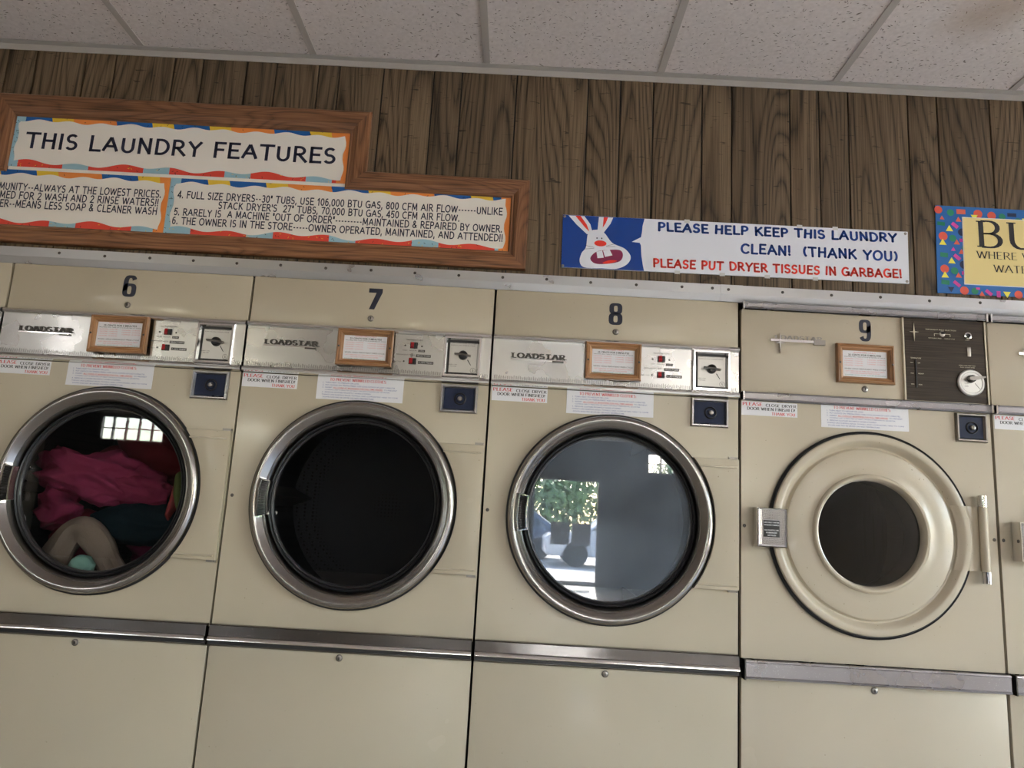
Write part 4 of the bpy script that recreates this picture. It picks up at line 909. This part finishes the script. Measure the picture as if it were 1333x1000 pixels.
def scallop_sheet(parent, x0, x1, z0, z1, lines, seed):
    """paper board with a torn-look coloured border: bands of colour under a white wavy-edged field"""
    r = random.Random(seed); W_, H_ = x1-x0, z1-z0; y = -.0036
    mb = MB().box(0, W_, -.003, -.0012, 0, H_, 0)
    bt = .030
    # top band: blue yellow orange; bottom band: red light blue; sides
    x = 0; cols = [1, 2, 3, 1, 2, 1, 2, 3]; wid = {1: .125, 2: .075, 3: .15, 4: .19, 5: .09}; i = seed
    while x < W_:
        c = cols[i % 8]; x2 = min(W_, x+wid[c]); mb.add([(x, y, H_), (min(x+.008, W_), y, H_-bt), (min(x2+.008, W_), y, H_-bt), (x2, y, H_)], [(0, 1, 2, 3)], c); x = x2; i += 1
    x = 0; i = seed
    while x < W_:
        c = (4, 5)[i % 2]; x2 = min(W_, x+wid[c]); mb.add([(x, y, 0), (x2, y, 0), (x2, y, bt), (x, y, bt)], [(0, 1, 2, 3)], c); x = x2; i += 1
    mb.add([(0, y-.0001, 0), (.035, y-.0001, 0), (.035, y-.0001, H_), (0, y-.0001, H_)], [(0, 1, 2, 3)], 5)
    mb.add([(W_-.035, y-.0001, 0), (W_, y-.0001, 0), (W_, y-.0001, H_), (W_-.035, y-.0001, H_)], [(0, 1, 2, 3)], 3)
    for _ in range(int(W_*90)):                       # flecks printed on the border
        px_, pz_ = r.uniform(.004, W_-.004), r.choice((r.uniform(0.002, .02), r.uniform(H_-.02, H_-.002)))
        if r.random() < .12: px_, pz_ = r.uniform(.002, .018), r.uniform(0, H_-.003)
        if pz_ > H_-.025 and r.random() < .5: continue
        a_ = r.uniform(0, PI); dx, dz = .0032*math.cos(a_), .0032*math.sin(a_); nx, nz_ = -dz*.25, dx*.25
        mb.add([(px_-dx-nx, y-.0003, pz_-dz-nz_), (px_+dx-nx, y-.0003, pz_+dz-nz_), (px_+dx+nx, y-.0003, pz_+dz+nz_), (px_-dx+nx, y-.0003, pz_-dz+nz_)], [(0, 1, 2, 3)], 6 if pz_ > .02 or r.random() < .5 else 2)
    # white field with wavy outline
    P = []; n = max(24, int(W_/.007)); ph = r.uniform(0, 6)
    wz = lambda u, s: .0165+.0040*math.sin(u*58+ph+s)+.0022*math.sin(u*23+2*s+ph)
    def wb_(u, s): return .0185+.0060*math.sin(u*38+ph+s)+.004*math.sin(u*15+s)
    for k in range(n+1): u = k/n; X = .020+(W_-.040)*u; P.append((X, wb_(X, 1)))
    for k in range(1, 12): z_ = wb_(W_-.02, 1)+(H_-.016-.018)*k/12; P.append((W_-.017+.0045*math.sin(z_*70+ph), z_))
    for k in range(n, -1, -1): u = k/n; X = .020+(W_-.040)*u; P.append((X, H_-wz(X, 2)))
    for k in range(11, 0, -1): z_ = .018+(H_-.034)*k/12; P.append((.0175+.0045*math.sin(z_*70), z_))
    cxm = W_/2; top = P
    nb = n+1; bot = P[:nb]; rr = P[nb:nb+11]; tp_ = P[nb+11:nb+11+nb][::-1]; ll = P[nb+11+nb:][::-1]
    Y = y-.0006
    for k in range(n): mb.add([(bot[k][0], Y, bot[k][1]), (bot[k+1][0], Y, bot[k+1][1]), (tp_[k+1][0], Y, tp_[k+1][1]), (tp_[k][0], Y, tp_[k][1])], [(0, 1, 2, 3)], 0)
    rr = [bot[-1]]+rr+[tp_[-1]]; ll = [bot[0]]+ll+[tp_[0]]
    for L_, xb in ((rr, W_-.0201), (ll, .0201)):
        for k in range(len(L_)-1): mb.add([(xb, Y, L_[k][1]), (L_[k][0], Y, L_[k][1]), (L_[k+1][0], Y, L_[k+1][1]), (xb, Y, L_[k+1][1])], [(0, 1, 2, 3)], 0)
    for (s_t, a_, b_, c_z, d_z, sh) in lines:
        big = d_z-c_z > .04; hh = .07*(d_z-c_z); strokes(mb, s_t, a_-x0, b_-x0, c_z-z0+hh, d_z-z0-hh, Y-.0005, 7, 'sans', .18 if big else .175, 0, gap=.23 if big else .2)
    return part('lettered_panel', parent, mb, [SIGNPAPER, P_BLUE, P_YEL, P_ORA, P_RED, P_LBL, INKK, INKN], loc=(x0+.32, -.0005, z0-2.05), fix=False, label='white paper panel with a wavy coloured border and dark lettering')
scallop_sheet(fs, -.905, .264, 2.332, 2.521, [('THIS LAUNDRY FEATURES', -.853, .217, 2.401, 2.461, 0)], 0)
LH = .0255
rows = lambda zs: zs
scallop_sheet(fs, -.334, .833, 2.119, 2.320, [
    ('4. FULL SIZE DRYERS--30" TUBS, USE 106,000 BTU GAS, 800 CFM AIR FLOW------UNLIKE', -.303, .804, 2.2470, 2.2745, 0),
    ("STACK DRYER'S  27\" TUBS, 70,000 BTU GAS, 450 CFM AIR FLOW.", -.160, .660, 2.2160, 2.2430, 0),
    ('5. RARELY IS  A MACHINE "OUT OF ORDER"---------MAINTAINED & REPAIRED BY OWNER.', -.307, .806, 2.1850, 2.2120, 0),
    ('6. THE OWNER IS IN THE STORE-----OWNER OPERATED, MAINTAINED, AND ATTENDED!!', -.309, .810, 2.1530, 2.1800, 0)], 3)
scallop_sheet(fs, -1.475, -.336, 2.119, 2.320, [
    ('COMMUNITY--ALWAYS AT THE LOWEST PRICES.', -.975, -.361, 2.244, 2.272, 0),
    ('PROGRAMED FOR 2 WASH AND 2 RINSE WATERS!!', -1.02, -.366, 2.213, 2.241, 0),
    ('WATER--MEANS LESS SOAP & CLEANER WASH', -.965, -.366, 2.182, 2.210, 0)], 0)

# ------------------------------------------------------------------ rabbit banner
rb = thing('banner_sign', 'long white and blue banner with a cartoon rabbit asking to keep the laundry clean', 'sign', (1.592, YS, 2.170), (0, 0, 0))
BX0, BZ0 = 1.592, 2.170
def rp(pts): return [(x_-BX0, z_-BZ0) for x_, z_ in pts]
part('board', rb, MB().poly_y(rp([(1.012, 2.075), (2.172, 2.083), (2.174, 2.266), (1.010, 2.262)]), -.005, -.0005), SIGNWHITE)
part('blue_field', rb, MB().poly_y(rp([(1.012, 2.0755), (1.289, 2.0775), (1.284, 2.10), (1.279, 2.13), (1.276, 2.168), (1.272, 2.1755), (1.245, 2.1775), (1.276, 2.196), (1.279, 2.215), (1.280, 2.235), (1.286, 2.2625), (1.010, 2.2615)]), -.0054, -.005), SIGNBLUE)
def ell(cx, cz, rx, rz, n=28, a0=0, sk=0): return [(cx+rx*math.cos(2*PI*i/n)+sk*math.sin(2*PI*i/n), cz+rz*math.sin(2*PI*i/n)) for i in range(n)]
def flat(pts, y, mi): rab.add([(p[0], y, p[1]) for p in rp(pts)], [tuple(range(len(pts)))], mi)
rab = MB()
def smooth_poly(P, n=5):
    out = []; m_ = len(P)
    for i in range(m_):
        p0, p1, p2, p3 = [Vector(P[(i+k) % m_]) for k in (-1, 0, 1, 2)]
        for j in range(n):
            f = j/n; out.append(tuple(.5*((2*p1)+(p2-p0)*f+(2*p0-5*p1+4*p2-p3)*f*f+(3*p1-p0-3*p2+p3)*f**3)))
    return out
flat([(1.029, 2.260), (1.083, 2.260), (1.104, 2.232), (1.112, 2.203), (1.094, 2.196), (1.058, 2.228)], -.0056, 0)
flat([(1.052, 2.260), (1.070, 2.260), (1.092, 2.230), (1.101, 2.206), (1.086, 2.220)], -.0058, 1)
flat([(1.132, 2.260), (1.180, 2.260), (1.172, 2.238), (1.150, 2.205), (1.128, 2.205)], -.0056, 0)
flat([(1.148, 2.260), (1.163, 2.260), (1.156, 2.240), (1.146, 2.222)], -.0058, 1)
flat(smooth_poly([(1.125, 2.214), (1.152, 2.204), (1.180, 2.170), (1.222, 2.152), (1.243, 2.125), (1.232, 2.098), (1.198, 2.080), (1.150, 2.0785), (1.090, 2.0785), (1.073, 2.098), (1.078, 2.128), (1.092, 2.150), (1.098, 2.200)]), -.00565, 0)
flat(ell(1.140, 2.166, .0205, .0105), -.0059, 1)
flat(smooth_poly([(1.108, 2.112), (1.128, 2.136), (1.165, 2.144), (1.206, 2.146), (1.217, 2.128), (1.206, 2.106), (1.165, 2.095), (1.125, 2.094)]), -.0059, 2)
flat(smooth_poly([(1.150, 2.098), (1.172, 2.108), (1.198, 2.108), (1.180, 2.099), (1.160, 2.095)]), -.0061, 1)
flat([(1.128, 2.136), (1.147, 2.141), (1.153, 2.116), (1.132, 2.113)], -.0062, 0); flat([(1.150, 2.141), (1.172, 2.145), (1.182, 2.126), (1.157, 2.119)], -.0062, 0)
for ex in (1.128, 1.144): flat(ell(ex, 2.184, .0022, .003, 10), -.0060, 3)
for (ax, az, bx_, bz) in ((1.120, 2.150, 1.088, 2.156), (1.120, 2.147, 1.090, 2.143), (1.160, 2.157, 1.188, 2.166), (1.160, 2.154, 1.190, 2.157)):
    flat([(ax, az), (bx_, bz), (bx_, bz+.001), (ax, az+.001)], -.0060, 4)
part('rabbit_print', rb, rab, [SIGNWHITE, SIGNRED, MOUTH, INKN, INKK], fix=False, label='white cartoon rabbit with red nose and open mouth')
rg = random.Random(9)
SIGNBLUE2 = mat('sign_blue_lettering', (.002, .045, .27), .4)
for ln, (s_t, xa, xb, za, zb, wt_, dz_, m_) in enumerate((('PLEASE HELP KEEP THIS LAUNDRY', 1.334, 2.134, 2.223, 2.251, .25, .005, SIGNBLUE2), ('CLEAN!  (THANK YOU)', 1.614, 2.136, 2.160, 2.191, .23, .001, SIGNBLUE2), ('PLEASE PUT DRYER TISSUES IN GARBAGE!', 1.320, 2.146, 2.094, 2.121, .24, .008, SIGNRED))):
    tl = MB(); strokes(tl, s_t, xa-BX0, xb-BX0, za-BZ0, zb-BZ0, -.0056, 0, 'marker', wt_, dz_, rg, .24)
    o = part('lettering', rb, tl, m_, fix=False); o['kind'] = 'stuff'
for px_, pz_ in ((1.016, 2.256), (1.017, 2.081), (2.166, 2.259), (2.165, 2.090)):
    part('corner_nail', rb, lambda: MB().dome(.005, 0, .002, 0, 0, 12), PEWTER, key='nail', smooth=True, loc=(px_-BX0, -.0052, pz_-BZ0))
for px_, pz_ in ((1.43, 2.2615), (1.40, 2.0790), (1.55, 2.0800), (1.70, 2.0810), (1.81, 2.2640), (1.93, 2.2640), (1.86, 2.0820)):
    part('tape_tab', rb, lambda: MB().box(-.009, .009, -.0003, 0, -.006, .006), TAPE, key='tape', loc=(px_-BX0, -.0052, pz_-BZ0))

# ------------------------------------------------------------------ confetti sign at the right
bu = thing('poster', 'yellow poster with big serif letters and a blue confetti border, cut off at the right', 'poster', (2.64, YS, 2.21))
PX, PZ = 2.64, 2.21
part('border_board', bu, MB().poly_y([(2.273-PX, 2.368-PZ), (2.266-PX, 2.058-PZ), (3.16-PX, 2.058-PZ), (3.16-PX, 2.366-PZ)], -.003, -.0005), PARTYBLUE)
part('yellow_sheet', bu, MB().poly_y([(2.363-PX, 2.328-PZ), (2.358-PX, 2.094-PZ), (3.06-PX, 2.094-PZ), (3.06-PX, 2.330-PZ)], -.0050, -.003, 0), PARTYYEL)
part('sheet_edge', bu, MB().poly_y([(2.3605-PX, 2.3305-PZ), (2.3555-PX, 2.0915-PZ), (3.0625-PX, 2.0915-PZ), (3.0625-PX, 2.3325-PZ)], -.0046, -.003, 0), WHITEPAPER)
def bpx(u, v): return (2.273+(u-60)*.000354-PX, 2.366-(v-65)*.000363-PZ)     # measured off the print
cf = MB(); yc = -.0034
CI = [(85, 103, 38, 0), (200, 125, 34, 1), (462, 125, 42, 0), (592, 135, 40, 0), (692, 140, 32, 1), (118, 362, 42, 0), (208, 378, 34, 1), (300, 315, 38, 3), (118, 680, 40, 0), (210, 695, 34, 1), (302, 632, 40, 3), (292, 880, 40, 0), (390, 880, 32, 1), (798, 892, 38, 0), (890, 900, 30, 1), (940, 130, 34, 0), (840, 175, 30, 1), (320, 470, 30, 1), (320, 790, 30, 1)]
TR = [(116, 185, 26, 0, 4), (272, 195, 32, 0, 4), (425, 155, 38, 180, 2), (182, 290, 40, 0, 2), (245, 420, 34, 0, 4), (112, 428, 40, 0, 2), (208, 488, 26, 0, 5), (285, 512, 32, 0, 4), (188, 605, 40, 0, 2), (245, 742, 34, 0, 4), (118, 745, 40, 0, 2), (168, 870, 34, 180, 3), (455, 908, 32, 0, 4), (690, 890, 40, 180, 2), (910, 165, 36, 180, 2)]
RC = [(300, 112, 42, 24, 0, 4), (235, 250, 34, 18, 40, 5), (302, 395, 30, 16, 0, 5), (240, 562, 34, 18, 40, 5), (308, 712, 30, 16, 0, 5), (225, 820, 36, 16, 40, 5), (520, 888, 34, 16, 40, 5), (610, 898, 30, 18, 90, 5), (785, 118, 42, 18, 0, 3), (105, 240, 36, 18, 5, 1), (118, 545, 36, 22, 5, 1), (118, 810, 38, 22, 5, 1), (420, 855, 18, 10, 0, 5)]
rep = [0, 850]
k_ = .00036
for off in rep:
    for u, v, r_, c in CI:
        if off and u < 350: continue
        X, Z = bpx(u+off, v); cf.disc(r_*k_, yc-.0001*(c+1), X, Z, 20, c)
    for u, v, r_, an, c in TR:
        if off and u < 350: continue
        X, Z = bpx(u+off, v); q = [(X+r_*k_*math.cos(math.radians(90+an+120*i)), Z+r_*k_*math.sin(math.radians(90+an+120*i))) for i in range(3)]
        cf.add([(p[0], yc-.0001*(c+2), p[1]) for p in q], [(0, 1, 2)], c)
    for u, v, w_, h_, an, c in RC:
        if off and u < 350: continue
        X, Z = bpx(u+off, v); ca, sa = math.cos(-math.radians(an)), math.sin(-math.radians(an))
        cf.add([(X+(a_*w_*ca-b_*h_*sa)*k_, yc-.0001*(c+2), Z+(a_*w_*sa+b_*h_*ca)*k_) for a_, b_ in ((-1, -1), (1, -1), (1, 1), (-1, 1))], [(0, 1, 2, 3)], c)
conf = part('confetti_print', bu, cf, [P_RED2, P_GRN, P_YL2, P_DNV, P_ORA2 := mat('print_salmon', (.72, .13, .08), .5), P_PNK], fix=False); conf['kind'] = 'stuff'
for (s_t, xa, xb, za, zb, wt_, gp) in (('BU', 2.412, 2.597, 2.226, 2.319, .155, .26), ('WHERE W', 2.403, 2.588, 2.186, 2.211, .13, .16), ('WATER', 2.457, 2.592, 2.140, 2.165, .13, .16)):
    bt_ = MB(); strokes(bt_, s_t, xa-PX, xb-PX, za-PZ, zb-PZ, -.0056, 0, 'serif', wt_, 0, gap=gp)
    o = part('lettering', bu, bt_, INKK, fix=False); o['kind'] = 'stuff'

# ------------------------------------------------------------------ ceiling lights (behind and above the camera)
WH = {(-3.85, -5.2): 'front row left, nearest the dryers', (2.85, -4.9): 'behind the camera, middle of the room', (5.0, -3.1): 'added by the side window for right-side brightness', (-0.5, -8.8): 'back row, second from the left wall', (2.85, -8.8): 'back row, in front of the shop door', (-3.85, -8.8): 'back row, nearest the left wall', (5.0, -6.5): 'added along the right wall for right-side brightness'}
TUBEM = emis('fluorescent_diffuser', (1, .975, .95), 1.0); TUBEM.node_tree.nodes['Emission'].inputs[1].default_value = TROFFER_W/4.2
for (tx_, ty_, k_) in TROFFERS:
    ci = round((tx_-TW/2-X0T)/TW); cj = round((-ty_-TL/2)/TL)
    x_, y_ = X0T+ci*TW, YW-cj*TL
    where = WH[(tx_, ty_)]
    whereX = ('left of the camera' if tx_ < -1 else 'behind the camera' if tx_ < 4 else 'near the right wall')+(' towards the front' if ty_ < -7 else ' nearer the dryers')
    t = thing('ceiling_light', 'fluorescent ceiling light set in the ceiling grid, '+where, 'light', (x_+TW/2, y_-TL/2, HC+.012), group='fluorescent ceiling lights')
    part('light_housing', t, lambda: MB().box(-.295, .295, -.60, .60, .012, .016).box(-.295, -.27, -.60, .60, -.008, .012).box(.27, .295, -.60, .60, -.008, .012).box(-.27, .27, -.60, -.575, -.008, .012).box(-.27, .27, .575, .60, -.008, .012), CREAM, key='trh')
    part('diffuser', t, lambda: MB().box(-.268, .268, -.573, .573, -.004, .0), TUBEM, key='trd')

# ------------------------------------------------------------------ what the glass doors mirror: street side
struct('ground', MB().box(-30, 32, -45, YF-.2, -.2, -.02), CONC)
struct('ground_2', MB().box(XR+.2, 32, YF-.2, 10, -.2, -.02), CONC)
for i, (x0_, x1_, zz0, zz1) in enumerate(((1.66, 2.03, .75, 1.18), (2.07, 2.44, .74, 1.17))):
    o = thing('door_sign', ('left' if i == 0 else 'right')+' of two paper signs taped inside the glass shop door', 'sign', (x0_, YF-.085, zz0), group='paper signs on the shop door')
    part('sheet', o, MB().box(0, x1_-x0_, 0, .002, 0, zz1-zz0), mat('sign_back_grey%d' % i, (.20, .22, .26), .7))
def car(x, y, rz, paint, label, h=1.45, L=4.4):
    t = thing('car', label, 'car', (x, y, -.02), (0, 0, rz))
    prof = [(-L/2, .35), (-L/2, .75), (-L/2+.15, .85), (-L/2+1.1, .95), (-L/2+1.75, h), (L/2-1.1, h), (L/2-.35, .98), (L/2-.05, .92), (L/2, .4), (L/2-.1, .28), (-L/2+.1, .28)]
    mb = MB(); mb.poly_y(prof, -.85, .85); part('body', t, mb, paint, bevel=.06)
    for sy in (-.856, .848): part('side_window', t, MB().poly_y([(-L/2+1.25, .98), (-L/2+1.85, h-.10), (L/2-1.2, h-.10), (L/2-.6, 1.0)], sy, sy+.008), CARGLASS)
    for sx in (-L/2+.85, L/2-.85):
        for sy in (-.80, .80): part('wheel', t, lambda: MB().lathe([(.0001, -.11), (.20, -.11), (.31, -.10), (.33, -.06), (.33, .06), (.31, .10), (.20, .11), (.0001, .11)], 0, 0, 28), TYRE, key='wheel', smooth=True, loc=(sx, sy, .33))
    return t
car(4.0, -18.5, 0, CARW, 'white car parked outside the shop door')
car(.3, -21, 0, CARB, 'dark blue car parked beside the white car', 1.5, 4.6)
def tree(x, y, s, seed, lab):
    t = thing('tree', lab, 'tree', (x, y, -.02))
    part('trunk', t, MB().tube([(0, 0, 0), (.1*s, 0, s*1.2), (0, .1*s, s*2.4)], .16*s, 10), BARK, smooth=True)
    bm = bmesh.new(); r = random.Random(seed)
    mb = MB()
    for i in range(13):
        c = Vector((r.uniform(-1.5, 1.5)*s, r.uniform(-1, 1)*s, s*(1.0+r.uniform(0, 2.4)))); rr = s*r.uniform(.8, 1.2)
        for k in range(260):
            d = Vector((r.gauss(0, 1), r.gauss(0, 1), r.gauss(0, 1))).normalized(); p = c+d*rr*r.uniform(.75, 1.05); a = Vector((r.gauss(0, 1), r.gauss(0, 1), r.gauss(0, 1))).normalized(); b = a.cross(d).normalized(); a = b.cross(d); e = .13*s
            mb.add([p-a*e, p+b*e*.5, p+a*e, p-b*e*.5], [(0, 1, 2, 3)])
    o = part('foliage', t, mb, LEAF, fix=False); o['kind'] = 'stuff'
tree(-4.6, -36, 1.25, 1, 'leafy tree across the street, left of the others'); tree(2.6, -36, 1.5, 2, 'leafy tree across the street behind the white car'); tree(9.8, -36, 1.25, 3, 'leafy tree across the street, right of the others')
tree(16, -4, 1.5, 4, 'leafy tree outside the side window')
